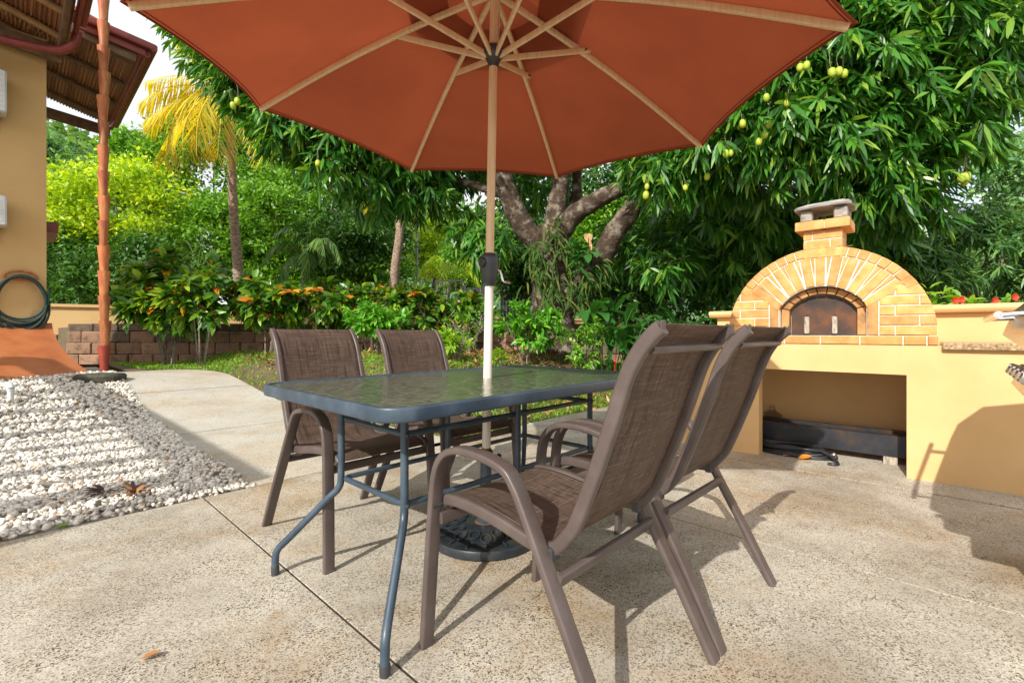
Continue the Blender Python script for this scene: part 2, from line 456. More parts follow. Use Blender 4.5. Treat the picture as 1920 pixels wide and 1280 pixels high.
FERN = leaf_mat('strap_fern_leaf', [(0.0, (0.02, 0.06, 0.01)), (0.7, (0.055, 0.12, 0.016)), (1.0, (0.16, 0.17, 0.04))], 0.6, 0.25, 0.15)
PURPLE = leaf_mat('purple_leaf', [(0.0, (0.045, 0.012, 0.030)), (0.6, (0.09, 0.02, 0.045)), (1.0, (0.20, 0.14, 0.07))], 0.45, 0.2)
REDFLOWER = leaf_mat('red_petal', [(0.0, (0.62, 0.03, 0.015)), (1.0, (0.72, 0.08, 0.02))], 0.5, 0.35)
PEBBLE = leaf_mat('pebble', [(0.0, (0.38, 0.345, 0.30)), (0.12, (0.56, 0.51, 0.44)), (0.6, (0.72, 0.67, 0.59)), (0.92, (0.82, 0.78, 0.70)), (0.97, (0.50, 0.33, 0.18)), (1.0, (0.18, 0.15, 0.13))], 0.75, 0.0)
FRUIT = plain('mango_skin', (0.36, 0.46, 0.035), (0.24, 0.36, 0.03), 12, 0.4, c3=(0.50, 0.46, 0.05), bump=0.05)


# ------------------------------------------------------------------ mesh helpers
class MB:
    def __init__(self):
        self.v, self.f = [], []

    def add(self, verts, faces):
        o = len(self.v)
        self.v += [tuple(p) for p in verts]
        self.f += [tuple(i + o for i in fc) for fc in faces]
        return self

    def box(self, x0, x1, y0, y1, z0, z1, bev=0.0):
        if bev <= 0:
            vs = [(x, y, z) for z in (z0, z1) for y in (y0, y1) for x in (x0, x1)]
            return self.add(vs, [(0, 2, 3, 1), (4, 5, 7, 6), (0, 1, 5, 4), (2, 6, 7, 3), (0, 4, 6, 2), (1, 3, 7, 5)])
        prof = [(x0 + bev, y0), (x1 - bev, y0), (x1, y0 + bev), (x1, y1 - bev), (x1 - bev, y1), (x0 + bev, y1), (x0, y1 - bev), (x0, y0 + bev)]
        cx, cy = (x0 + x1) / 2, (y0 + y1) / 2

        def inset(p):
            return (p[0] + math.copysign(min(bev, abs(cx - p[0])), cx - p[0]), p[1] + math.copysign(min(bev, abs(cy - p[1])), cy - p[1]))
        r0 = [(*inset(p), z0) for p in prof]
        r1 = [(*p, z0 + bev) for p in prof]
        r2 = [(*p, z1 - bev) for p in prof]
        r3 = [(*inset(p), z1) for p in prof]
        n = 8
        fs = [tuple(range(n))[::-1]]
        for k in range(3):
            fs += [(k * n + i, k * n + (i + 1) % n, (k + 1) * n + (i + 1) % n, (k + 1) * n + i) for i in range(n)]
        fs.append(tuple(3 * n + i for i in range(n)))
        return self.add(r0 + r1 + r2 + r3, fs)

    def sweep(self, pts, prof, side, cap=True, scales=None, closed=False):
        """prof: (s, n) offsets; s along the fixed side axis, n along tangent x side"""
        pts = [Vector(p) for p in pts]
        side = Vector(side).normalized()
        n, k = len(pts), len(prof)
        vs = []
        for i, p in enumerate(pts):
            if closed:
                t = pts[(i + 1) % n] - pts[i - 1]
            else:
                t = pts[min(i + 1, n - 1)] - pts[max(i - 1, 0)]
            t.normalize()
            s = side - t * side.dot(t)
            if s.length < 1e-4:
                s = t.orthogonal()
            s.normalize()
            nn = t.cross(s)
            sc = scales[i] if scales else 1.0
            vs += [p + s * (a * sc) + nn * (b * sc) for a, b in prof]
        fs = []
        m = n if closed else n - 1
        for i in range(m):
            j = (i + 1) % n
            fs += [(i * k + q, i * k + (q + 1) % k, j * k + (q + 1) % k, j * k + q) for q in range(k)]
        if cap and not closed:
            fs.append(tuple(range(k))[::-1])
            fs.append(tuple((n - 1) * k + q for q in range(k)))
        return self.add(vs, fs)

    def tube(self, pts, r, seg=10, scales=None, closed=False):
        pts = [Vector(p) for p in pts]
        d = (pts[-1] - pts[0]) if not closed else Vector((0.1, 0.2, 1))
        ax = Vector((0, 0, 1)) if abs(d.normalized().z if d.length else 0) < 0.8 else Vector((1, 0.3, 0))
        if closed:
            ax = Vector((0, 0, 1))
        prof = [(r * math.cos(2 * PI * i / seg), r * math.sin(2 * PI * i / seg)) for i in range(seg)]
        return self.sweep(pts, prof, ax, True, scales, closed)

    def lathe(self, prof, seg=24, center=(0, 0, 0), axis=None, cap=True):
        """prof: (r, z) pairs"""
        vs, k = [], len(prof)
        q = Vector(axis).to_track_quat('Z', 'Y') if axis else None
        for i in range(seg):
            a = 2 * PI * i / seg
            for r, z in prof:
                p = Vector((r * math.cos(a), r * math.sin(a), z))
                if q:
                    p = q @ p
                vs.append(p + Vector(center))
        fs = []
        for i in range(seg):
            j = (i + 1) % seg
            fs += [(i * k + q2, j * k + q2, j * k + q2 + 1, i * k + q2 + 1) for q2 in range(k - 1)]
        if cap:
            fs.append(tuple(i * k for i in range(seg))[::-1])
            fs.append(tuple(i * k + k - 1 for i in range(seg)))
        return self.add(vs, fs)

    def prism(self, poly, y0, y1):
        """poly of (x, z) turned into a solid between y0 (front) and y1"""
        n = len(poly)
        vs = [(x, y0, z) for x, z in poly] + [(x, y1, z) for x, z in poly]
        fs = [tuple(range(n)), tuple(range(2 * n - 1, n - 1, -1))]
        fs += [(i, i + n, (i + 1) % n + n, (i + 1) % n) for i in range(n)]
        return self.add(vs, fs)

    def slab(self, poly, z0, z1):
        n = len(poly)
        vs = [(x, y, z0) for x, y in poly] + [(x, y, z1) for x, y in poly]
        fs = [tuple(range(n))[::-1], tuple(range(n, 2 * n))]
        fs += [(i, (i + 1) % n, (i + 1) % n + n, i + n) for i in range(n)]
        return self.add(vs, fs)

    def mesh(self, name, mat, smooth_angle=0.6):
        me = bpy.data.meshes.new(name)
        me.from_pydata(self.v, [], self.f)
        me.materials.append(mat)
        if smooth_angle is not None:
            me.polygons.foreach_set('use_smooth', [True] * len(me.polygons))
            me.set_sharp_from_angle(angle=smooth_angle)
        me.update()
        return me

    def build(self, name, mat, parent=None, smooth_angle=0.6, fix=True):
        me = self.mesh(name, mat, smooth_angle)
        if fix:
            import bmesh
            bm = bmesh.new(); bm.from_mesh(me)
            bmesh.ops.recalc_face_normals(bm, faces=bm.faces)
            bm.to_mesh(me); bm.free()
        return link(name, me, parent)


def link(name, me, parent=None):
    o = bpy.data.objects.new(name, me)
    col.objects.link(o)
    if parent:
        o.parent = parent
    return o


def tag(o, label=None, cat=None, group=None, kind=None):
    for k, v in (('label', label), ('category', cat), ('group', group), ('kind', kind)):
        if v:
            o[k] = v
    return o


def thing(name, label, cat, loc=(0, 0, 0), rz=0.0, group=None):
    o = bpy.data.objects.new(name, None)
    o.empty_display_size = 0.1
    col.objects.link(o)
    o.location = loc
    o.rotation_euler = (0, 0, rz)
    return tag(o, label, cat, group)


def copy_tree(o, parent=None):
    c = o.copy()
    col.objects.link(c)
    c.parent = parent
    for ch in list(o.children):
        copy_tree(ch, c)
    return c


def curve(pts, n=8):
    """Catmull-Rom through the points"""
    P = [Vector(p) for p in pts]
    P = [P[0] * 2 - P[1]] + P + [P[-1] * 2 - P[-2]]
    out = []
    for i in range(1, len(P) - 2):
        for k in range(n):
            t = k / n
            a, b, c, d = P[i - 1], P[i], P[i + 1], P[i + 2]
            out.append(0.5 * ((2 * b) + (c - a) * t + (2 * a - 5 * b + 4 * c - d) * t * t + (3 * b - a - 3 * c + d) * t ** 3))
    out.append(P[-2])
    return out


def flat_oval(w, h, n=4):
    """cross-section of a flat tube with rounded corners: s half-width w/2, n half-height h/2"""
    r = min(w, h) * 0.30
    out = []
    for cx, cy, a0 in ((w / 2 - r, h / 2 - r, 0), (-w / 2 + r, h / 2 - r, 90), (-w / 2 + r, -h / 2 + r, 180), (w / 2 - r, -h / 2 + r, 270)):
        for k in range(n):
            a = math.radians(a0 + 90 * k / (n - 1))
            out.append((cx + r * math.cos(a), cy + r * math.sin(a)))
    return out


def np_mesh(name, verts, faces, mat, nper, smooth_=False):
    """verts (N,3); faces (M,nper) int"""
    me = bpy.data.meshes.new(name)
    me.vertices.add(len(verts))
    me.vertices.foreach_set('co', np.ascontiguousarray(verts, dtype=np.float32).ravel())
    faces = np.ascontiguousarray(faces, dtype=np.int32)
    me.loops.add(faces.size)
    me.loops.foreach_set('vertex_index', faces.ravel())
    me.polygons.add(len(faces))
    me.polygons.foreach_set('loop_start', np.arange(0, faces.size, nper, dtype=np.int32))
    if smooth_:
        me.polygons.foreach_set('use_smooth', np.ones(len(faces), dtype=bool))
    me.materials.append(mat)
    me.update(calc_edges=True)
    return me


def nrm(v):
    return v / np.maximum(np.linalg.norm(v, axis=-1, keepdims=True), 1e-9)


def leaf_mesh(name, base, d, up, length, width, mat, droop=0.25, kind='lance', fold=0.12):
    """many leaves in one mesh. base (N,3), d the way each leaf points, up its face, droop bends the tip down"""
    N = len(base)
    d = nrm(np.asarray(d, float)); up = np.asarray(up, float)
    s = nrm(np.cross(d, up)); n = np.cross(s, d)
    length = np.broadcast_to(np.asarray(length, float), (N,))[:, None]
    width = np.broadcast_to(np.asarray(width, float), (N,))[:, None]
    if kind == 'quad':
        tpl = [(0, 0), (0.45, 0.5), (1, 0), (0.45, -0.5)]
        quads = [(0, 1, 2, 3)]
    elif kind == 'lance':
        tpl = [(0, 0.06), (0, -0.06), (0.38, 0.5), (0.38, -0.5), (0.75, 0.34), (0.75, -0.34), (1, 0.03), (1, -0.03)]
        quads = [(0, 2, 3, 1), (2, 4, 5, 3), (4, 6, 7, 5)]
    else:                                            # 'broad': two halves folded at the midrib
        tpl = [(t, c * w) for t, w in ((0, 0.03), (0.32, 0.48), (0.70, 0.43), (1, 0.02)) for c in (-1, 0, 1)]
        quads = [(r * 3 + c, r * 3 + c + 1, r * 3 + c + 4, r * 3 + c + 3) for r in range(3) for c in range(2)]
    k = len(tpl)
    V = np.empty((N, k, 3))
    for i, (t, w) in enumerate(tpl):
        lift = fold * abs(w) * width if kind == 'broad' else 0
        V[:, i] = base + d * (t * length) + s * (w * width) + n * lift
        V[:, i, 2] -= (droop * t * t * length)[:, 0]
    Fq = np.array(quads)[None] + (np.arange(N) * k)[:, None, None]
    return np_mesh(name, V.reshape(-1, 3), Fq.reshape(-1, 4), mat, 4)


def rand_dirs(n):
    return nrm(rng.normal(size=(n, 3)))


def lobes_points(lobes, density, shell=0.35, face=None):
    """points through the outer part of ellipsoid lobes. lobes: (center, (rx,ry,rz))"""
    P, Nn = [], []
    for c, r in lobes:
        r = np.array(r if hasattr(r, '__len__') else (r, r, r), float)
        area = 4 * PI * ((r[0] * r[1]) ** 1.6 / 3 + (r[0] * r[2]) ** 1.6 / 3 + (r[1] * r[2]) ** 1.6 / 3) ** (1 / 1.6)
        n = max(8, int(area * density))
        d = rand_dirs(n)
        bump_ = 1 + 0.14 * np.sin(d[:, :1] * 7 + c[0] * 3) * np.cos(d[:, 2:] * 6 + c[1]) + 0.10 * np.sin(d[:, 1:2] * 13 + c[2])
        rad = (1 - shell * rng.random((n, 1)) ** 1.5) * bump_
        P.append(np.array(c) + d * r * rad)
        Nn.append(nrm(d / r))
    return np.concatenate(P), np.concatenate(Nn)


def whorl_leaves(P, Nn, per, length, width, hang=0.35):
    """rosettes of leaves at twig ends"""
    n = len(P)
    idx = np.repeat(np.arange(n), per)
    axis = nrm(Nn + np.array([0, 0, 0.25]) + 0.35 * rng.normal(size=(n, 3)))
    r = rand_dirs(n * per)
    ax = axis[idx]
    radial = nrm(r - ax * np.sum(r * ax, axis=1, keepdims=True))
    spread = rng.uniform(0.25, 1.0, (n * per, 1))
    d = nrm(ax * (1.05 - spread) + radial * spread + np.array([0, 0, -hang]) * rng.uniform(0.3, 1.6, (n * per, 1)))
    sz = np.repeat(rng.uniform(0.75, 1.15, n), per) * rng.uniform(0.7, 1.15, n * per)
    up = nrm(ax + 0.5 * np.array([0, 0, 1]) + 0.35 * rng.normal(size=(n * per, 3)))
    base = P[idx] + d * 0.02 + ax * rng.uniform(-0.07, 0.04, (n * per, 1))
    return base, d, up, length * sz, width * sz


def spray_leaves(P, Nn, per, length, width, spread=0.25, hang=0.1):
    n = len(P)
    idx = np.repeat(np.arange(n), per)
    d = nrm(Nn[idx] * 0.6 + rand_dirs(n * per) + np.array([0, 0, -hang]))
    base = P[idx] + rng.normal(size=(n * per, 3)) * spread
    up = nrm(np.array([0, 0, 1.0]) + 0.7 * rng.normal(size=(n * per, 3)))
    sz = rng.uniform(0.6, 1.25, n * per)
    return base, d, up, length * sz, width * sz


def limb(mb, pts, r0, r1, seg=9, n=6):
    c = curve(pts, n)
    m = len(c)
    sc = [(r0 + (r1 - r0) * i / (m - 1)) / r0 * (1 + 0.06 * math.sin(i * 2.1)) for i in range(m)]
    mb.tube(c, r0, seg, sc)


# ------------------------------------------------------------------ the ground
def grid_sheet(name, a0, a1, b0, b1, step, mat, dz=0.0, mask=None):
    na, nb = int((a1 - a0) / step) + 1, int((b1 - b0) / step) + 1
    A, B = np.meshgrid(np.linspace(a0, a1, na), np.linspace(b0, b1, nb), indexing='ij')
    X = A * UX.x + B * VX.x
    Y = A * UX.y + B * VX.y
    Z = ground_z(X, Y) + dz
    V = np.stack([X, Y, Z], -1).reshape(-1, 3)
    I = np.arange(na * nb).reshape(na, nb)
    Q = np.stack([I[:-1, :-1], I[1:, :-1], I[1:, 1:], I[:-1, 1:]], -1).reshape(-1, 4)
    return link(name, np_mesh(name, V, Q, mat, 4, True))


bigg = MB().slab([(-600, -60), (600, -60), (600, 1200), (-600, 1200)], -1.2, -0.5).build('ground', SOIL)
tag(bigg, kind='structure')
lawn = grid_sheet('lawn', -16, -3.19, 1.2, 22, 0.2, SOIL, -0.014)
tag(lawn, kind='structure')
bed = grid_sheet('planting_bed', -3.19, 14, 5.22, 22, 0.4, SOIL, 0.0)
tag(bed, kind='structure')
gravel_bed = grid_sheet('gravel_bed', -11.0, -3.10, -6.0, 1.0, 0.2, GRAVELBED, -0.02)
tag(gravel_bed, kind='structure')

# patio of washed concrete slabs with dark joints
patio = MB()
patio.slab([tuple(uv(a, b).xy) for a, b in ((-3.094, -7), (9, -7), (9, 5.25), (-3.094, 5.25))], -0.12, -0.004)
patio = patio.build('patio', JOINT)
tag(patio, kind='structure')
GAP = 0.0045
a_cuts = [-3.10, 0.62, 4.3, 8.9]
b_cuts = [-6.9, -3.1, 0.74, 2.28, 3.65, 5.2]
for i in range(len(a_cuts) - 1):
    for j in range(len(b_cuts) - 1):
        a0, a1 = a_cuts[i] + GAP, a_cuts[i + 1] - GAP
        b0, b1 = b_cuts[j] + GAP, b_cuts[j + 1] - GAP
        if i == 0 and j > 2:
            a0 = -3.2
        mb = MB()
        z1 = 0.0 if j < 4 else 0.004
        n = 4
        P = [(a0, b0), (a1, b0), (a1, b1), (a0, b1)]
        e = 0.0012
        lo = [uv(a, b, -0.10) for a, b in P]
        mid = [uv(a, b, z1 - e) for a, b in P]
        ins = [(a0 + e, b0 + e), (a1 - e, b0 + e), (a1 - e, b1 - e), (a0 + e, b1 - e)]
        top = [uv(a, b, z1) for a, b in ins]
        fs = []
        for k in range(2):
            fs += [(k * 4 + q, k * 4 + (q + 1) % 4, k * 4 + 4 + (q + 1) % 4, k * 4 + 4 + q) for q in range(4)]
        fs.append((8, 9, 10, 11))
        mb.add(lo + mid + top, fs)
        mb.build('slab', CONCRETE, patio, 0.3)

# the path
path = tag(link('path', MB().mesh('path', PATHMAT)), kind='structure')
for a0, a1 in ((-5.19, -3.10), (-7.35, -5.20), (-9.02, -7.36)):
    mb = MB()
    na, nb = 14, 10
    vs = []
    a_in0, a_in1 = a0 + 0.006, a1 - 0.006
    for k in range(na + 1):
        for q in range(nb + 1):
            aa = a_in0 + (a_in1 - a_in0) * k / na
            b_lo = 0.97 if a0 > -9 else 0.97
            far = max(0.0, (-8.0 - aa) / 1.25)
            b_hi = 2.66 - 0.08 * max(0, -3.2 - aa) - 0.75 * min(1, far) ** 2.2
            bb = b_lo + (b_hi - b_lo) * q / nb
            if a0 > -4 and False:
                pass
            p = uv(aa, bb)
            vs.append((p.x, p.y, gz(*uv(aa, min(bb, b_hi - 0.01)).xy)))
    fs = [(k * (nb + 1) + q, (k + 1) * (nb + 1) + q, (k + 1) * (nb + 1) + q + 1, k * (nb + 1) + q + 1) for k in range(na) for q in range(nb)]
    # edges
    nv = len(vs)
    ring = [k * (nb + 1) for k in range(na + 1)] + [na * (nb + 1) + q for q in range(1, nb + 1)] + [k * (nb + 1) + nb for k in range(na - 1, -1, -1)] + [q for q in range(nb - 1, 0, -1)]
    low = [(vs[i][0], vs[i][1], vs[i][2] - 0.09) for i in ring]
    vs2 = vs + low
    m = len(ring)
    fs += [(ring[i], ring[(i + 1) % m], nv + (i + 1) % m, nv + i) for i in range(m)]
    mb.add(vs2, fs)
    mb.build('slab', PATHMAT, path, 0.5)
# gravel: loose pale stones
ico_v = np.array([(0, 0, 1), (0.894, 0, 0.447), (0.276, 0.851, 0.447), (-0.724, 0.526, 0.447), (-0.724, -0.526, 0.447), (0.276, -0.851, 0.447),
                  (0.724, 0.526, -0.447), (-0.276, 0.851, -0.447), (-0.894, 0, -0.447), (-0.276, -0.851, -0.447), (0.724, -0.526, -0.447), (0, 0, -1)])
ico_f = np.array([(0, 1, 2), (0, 2, 3), (0, 3, 4), (0, 4, 5), (0, 5, 1), (1, 6, 2), (2, 7, 3), (3, 8, 4), (4, 9, 5), (5, 10, 1),
                  (2, 6, 7), (3, 7, 8), (4, 8, 9), (5, 9, 10), (1, 10, 6), (11, 7, 6), (11, 8, 7), (11, 9, 8), (11, 10, 9), (11, 6, 10)])


def pebbles(name, A0, A1, B0, B1, n, r0, r1):
    a = rng.uniform(A0, A1, n); b = rng.uniform(B0, B1, n)
    x = a * UX.x + b * VX.x; y = a * UX.y + b * VX.y
    keep = (x / np.maximum(y, 0.1) > -1.22) & (y > 1.5)
    x, y = x[keep], y[keep]
    m = len(x)
    r = rng.uniform(r0, r1, m) * rng.choice([1, 1, 1, 0.7, 1.35], m)
    sc = np.stack([r * rng.uniform(0.8, 1.5, m), r * rng.uniform(0.7, 1.1, m), r * rng.uniform(0.45, 0.85, m)], -1)
    jit = 1 + 0.28 * rng.normal(size=(m, 12, 1)).clip(-1.2, 1.2)
    V = ico_v[None] * jit * sc[:, None]
    q = nrm(rng.normal(size=(m, 4)) * np.array([1.0, 0.35, 0.35, 1.0]))
    w, i, j, k = [q[:, None, t] for t in range(4)]
    X, Yv, Z = V[..., 0], V[..., 1], V[..., 2]
    R = np.stack([
        (1 - 2 * (j * j + k * k)) * X + 2 * (i * j - k * w) * Yv + 2 * (i * k + j * w) * Z,
        2 * (i * j + k * w) * X + (1 - 2 * (i * i + k * k)) * Yv + 2 * (j * k - i * w) * Z,
        2 * (i * k - j * w) * X + 2 * (j * k + i * w) * Yv + (1 - 2 * (i * i + j * j)) * Z], -1)
    hgt = 0.012 * np.sin(x * 2.7 + 0.8 * y) * np.sin(y * 3.1)
    R += np.stack([x, y, ground_z(x, y) + hgt + rng.uniform(-0.004, 0.02, m)], -1)[:, None]
    Fc = ico_f[None] + (np.arange(m) * 12)[:, None, None]
    o = link(name, np_mesh(name, R.reshape(-1, 3), Fc.reshape(-1, 3), PEBBLE, 3))
    return o


g1 = pebbles('gravel', -5.6, -3.115, -2.3, 1.01, 25000, 0.010, 0.0165)
tag(g1, 'loose pale limestone gravel filling the bed beside the path', 'gravel', kind='stuff')
g2 = pebbles('gravel', -8.9, -5.6, -3.2, 1.01, 14000, 0.014, 0.022)
tag(g2, 'loose pale limestone gravel running up to the red ramp', 'gravel', kind='stuff')

# ------------------------------------------------------------------ dining table
tc = Vector((-0.140, 2.065))
table = thing('patio_table', 'rectangular patio table with rippled glass top and slate blue metal frame', 'table', (tc.x, tc.y, 0), ANG_UV)
TW, TL, TZ = 0.475, 0.755, 0.735        # half short, half long, top


def round_rect(hw, hl, r, n=7):
    out = []
    for cx, cy, a0 in ((hw - r, hl - r, 0), (-hw + r, hl - r, 90), (-hw + r, -hl + r, 180), (hw - r, -hl + r, 270)):
        for k in range(n):
            a = math.radians(a0 + 90 * k / (n - 1))
            out.append((cx + r * math.cos(a), cy + r * math.sin(a)))
    return out


rim = MB()
path_rim = [(x, y, TZ - 0.021) for x, y in round_rect(TW - 0.011, TL - 0.011, 0.085, 10)]
rim.sweep(path_rim, flat_oval(0.042, 0.022), (0, 0, 1), closed=True)
rim.build('rim', TABLEMET, table)
MB().slab(round_rect(TW - 0.018, TL - 0.018, 0.075, 10), TZ - 0.012, TZ - 0.005).build('glass_top', GLASS, table)
LX, LY, FX, FY = 0.215, 0.535, 0.390, 0.715
for sx in (-1, 1):
    for sy in (-1, 1):
        pts = [(sx * LX, sy * LY, TZ - 0.03), (sx * LX, sy * LY, 0.60), (sx * LX, sy * LY, 0.40), (sx * (LX + 0.006), sy * (LY + 0.006), 0.335), (sx * (LX + 0.04), sy * (LY + 0.04), 0.285),
               (sx * (FX - 0.04), sy * (FY - 0.04), 0.145), (sx * (FX - 0.006), sy * (FY - 0.006), 0.095), (sx * FX, sy * FY, 0.045), (sx * FX, sy * FY, 0.0)]
        leg = MB(); leg.tube(curve(pts, 6), 0.0135, 12)
        lg = leg.build('leg', TABLEMET, table)
        MB().lathe([(0.0, 0.0), (0.0148, 0.0), (0.0152, 0.03), (0.0136, 0.034)], 12, (sx * FX, sy * FY, 0.0005)).build('foot_cap', PLASTICGREY, lg)
        for zb in (0.60, 0.37):
            MB().lathe([(0.0, 0), (0.009, 0), (0.0085, 0.004), (0.004, 0.008), (0, 0.0085)], 10, (sx * (LX + 0.0125), sy * (LY - 0.002), zb), (sx, 0, 0)).build('bolt', PLASTICGREY, lg)
for zr in (0.60, 0.37):
    rg = MB()
    rr = [(x, y, zr) for x, y in round_rect(LX - 0.006, LY - 0.006, 0.032, 8)]
    rg.tube(rr, 0.0105, 10, closed=True)
    rg.build('stretcher_ring', TABLEMET, table)
for sx in (-1, 1):
    MB().tube([(sx * (LX + 0.010), 0, TZ - 0.03), (sx * (LX + 0.010), 0, 0.355)], 0.0125, 12).build('support_post', TABLEMET, table)

# ------------------------------------------------------------------ sling chairs
LOOP = [(0.0, 0.0), (0.012, 0.20), (0.028, 0.43), (0.042, 0.525), (0.075, 0.578), (0.13, 0.603), (0.20, 0.606), (0.27, 0.598), (0.322, 0.582), (0.350, 0.552), (0.378, 0.508), (0.47, 0.342), (0.56, 0.18), (0.655, 0.0)]
RAIL = [(0.008, 0.412), (0.03, 0.430), (0.07, 0.440), (0.15, 0.440), (0.26, 0.427), (0.36, 0.408), (0.415, 0.404), (0.452, 0.418), (0.482, 0.452), (0.508, 0.492), (0.56, 0.62), (0.602, 0.735), (0.636, 0.835), (0.664, 0.888), (0.694, 0.925), (0.716, 0.943)]


def make_chair():
    root = thing('sling_chair', 'tmp', 'chair')
    for sx in (-1, 1):
        m = MB()
        pts = [(sx * (0.245 + 0.012 * (1 - min(1, z / 0.5))), t, z) for t, z in LOOP]
        m.sweep(curve(pts, 5), flat_oval(0.044, 0.021), (1, 0, 0))
        lp = m.build('arm_and_leg_loop', FRAME, root)
        for t0 in (0.0,):
            MB().box(sx * 0.257 - 0.0215, sx * 0.257 + 0.0215, t0 - 0.011, t0 + 0.011, 0.0003, 0.010, 0.002).build('foot_cap', FRAME, lp)
        m = MB()
        m.sweep(curve([(sx * 0.210, t, z) for t, z in RAIL], 4), flat_oval(0.026, 0.034), (1, 0, 0))
        rl = m.build('side_rail', FRAME, root)
        MB().box(sx * 0.210 - 0.0115, sx * 0.210 + 0.0115, 0.7165, 0.7195, 0.928, 0.957, 0.002).build('end_cap', FRAME, rl)
        # bracket between rail and loop
        MB().box(min(sx * 0.196, sx * 0.234), max(sx * 0.196, sx * 0.234), 0.425, 0.452, 0.383, 0.418, 0.004).build('bracket', PLASTICGREY, root)
        MB().tube([(sx * 0.222, 0.035, 0.425), (sx * 0.262, 0.035, 0.425)], 0.006, 8).build('bolt', PLASTICGREY, root)
    m = MB(); m.sweep([(-0.235, 0.472, 0.352), (0.235, 0.472, 0.352)], flat_oval(0.034, 0.018), (0, 0.35, 1)); m.build('rear_crossbar', FRAME, root)
    m = MB(); m.sweep([(-0.235, 0.040, 0.385), (0.235, 0.040, 0.385)], flat_oval(0.034, 0.018), (0, 0, 1)); m.build('front_crossbar', FRAME, root)
    m = MB(); m.tube([(-0.2, 0.688, 0.895), (0.2, 0.688, 0.895)], 0.009, 10); m.build('back_crossbar', FRAME, root)
    # sling cloth
    prof = curve([(0, t, z) for t, z in RAIL], 4)
    n, k = len(prof), 12
    L_acc = [0.0]
    for i in range(1, n):
        L_acc.append(L_acc[-1] + (prof[i] - prof[i - 1]).length)
    tot = L_acc[-1]
    for side_off in (0,):
        vs, fs, uvs = [], [], []
        for i, p in enumerate(prof):
            t = (prof[min(i + 1, n - 1)] - prof[max(i - 1, 0)]).normalized()
            nn = Vector((1, 0, 0)).cross(t)            # up for the seat, forward for the back
            fr = L_acc[i] / tot
            sag = 0.020 * math.sin(PI * min(1, fr * 2.4)) if fr < 0.42 else 0.012 * math.sin(PI * (fr - 0.42) / 0.58)
            for q in range(k + 1):
                s = q / k * 2 - 1
                off = 0.009 - sag * (1 - s * s)
                pp = p + nn * off
                vs.append((s * 0.212, pp.y, pp.z))
                uvs.append((s * 0.212, L_acc[i]))
        for i in range(n - 1):
            for q in range(k):
                fs.append((i * (k + 1) + q, i * (k + 1) + q + 1, (i + 1) * (k + 1) + q + 1, (i + 1) * (k + 1) + q))
        me = bpy.data.meshes.new('sling')
        me.from_pydata(vs, [], fs)
        me.materials.append(SLING)
        ul = me.uv_layers.new(name='UVMap')
        for lo in me.loops:
            ul.data[lo.index].uv = uvs[lo.vertex_index]
        me.polygons.foreach_set('use_smooth', [True] * len(me.polygons))
        me.update()
        so = link('sling', me, root)
        md = so.modifiers.new('thick', 'SOLIDIFY'); md.thickness = 0.003; md.offset = 0
    # stitched hems along both sides
    for sx in (-1, 1):
        m = MB()
        m.tube([(sx * 0.186, p.y, p.z) + () for p in [pp + Vector((0, 0, 0)) for pp in [prof[i] + (Vector((1, 0, 0)).cross((prof[min(i + 1, n - 1)] - prof[max(i - 1, 0)]).normalized())) * (0.0105 - 0.004) for i in range(2, n - 2)]]], 0.0007, 5)
        m.build('seam', SEAM, so)
    return root


chair = make_chair()
RZ_NEAR = math.atan2(-UX.x, UX.y)        # local +Y (to the rear) = +u
RZ_FAR = RZ_NEAR + PI
places = [
    ((-0.081, 1.587), RZ_NEAR + 0.01, 'brown sling chair whose seat overhangs the black umbrella base, rear turned to the oven'),
    ((0.317, 2.008), RZ_NEAR - 0.012, 'brown sling chair standing right in front of the oven counter, seen from behind'),
    ((-0.538, 2.016), RZ_FAR + 0.0, 'brown sling chair on the lawn side of the table, next to the gravel bed'),
    ((-0.140, 2.456), RZ_FAR - 0.01, 'brown sling chair on the lawn side of the table, in front of the green shrubs'),
]
for i, (p, rz, lab) in enumerate(places):
    c = chair if i == 0 else copy_tree(chair)
    c.location = (p[0], p[1], 0.0)
    c.rotation_euler = (0, 0, rz)
    tag(c, lab, 'chair', 'sling chairs around the patio table')

# ------------------------------------------------------------------ umbrella
UB = Vector((-0.1254, 2.1497, 0.0))
UA = Vector((0.0202, -0.0369, 1.0)).normalized()
umb = thing('market_umbrella', 'large rust red market umbrella with pale wooden ribs over the table', 'umbrella', UB)
apex = UA * 2.439
hub = UA * 2.160
e1 = Vector((0, 1, 0)).cross(UA).normalized()
e2 = UA.cross(e1)
tip_px = [(228, 5), (483, 203), (770, 320), (1045, 332), (1318, 273), (1605, 45)]
tips = []
for k in range(8):
    an = 3.5875 - k * PI / 4
    mt = UA * 2.023 + (e1 * math.cos(an) + e2 * math.sin(an)) * 1.3227
    if k < 6:                             # ribs are all 1.385 m long: meet the sight line at that reach
        d = Vector(((tip_px[k][0] - 960) / F, 1.0, (YH - tip_px[k][1]) / F)).normalized()
        c = UB + apex
        o = Vector((0, 0, H)) - c
        bq = o.dot(d); disc = bq * bq - (o.length_squared - 1.385 ** 2)
        if disc > 0:
            cands = [Vector((0, 0, H)) + d * (-bq + s * math.sqrt(disc)) - UB for s in (-1, 1)]
            mt2 = min(cands, key=lambda q: (q - mt).length)
        else:
            mt2 = Vector((0, 0, H)) + d * (-bq) - UB
        mt = mt2 if (mt2 - mt).length < 0.25 else mt
    tips.append(mt)
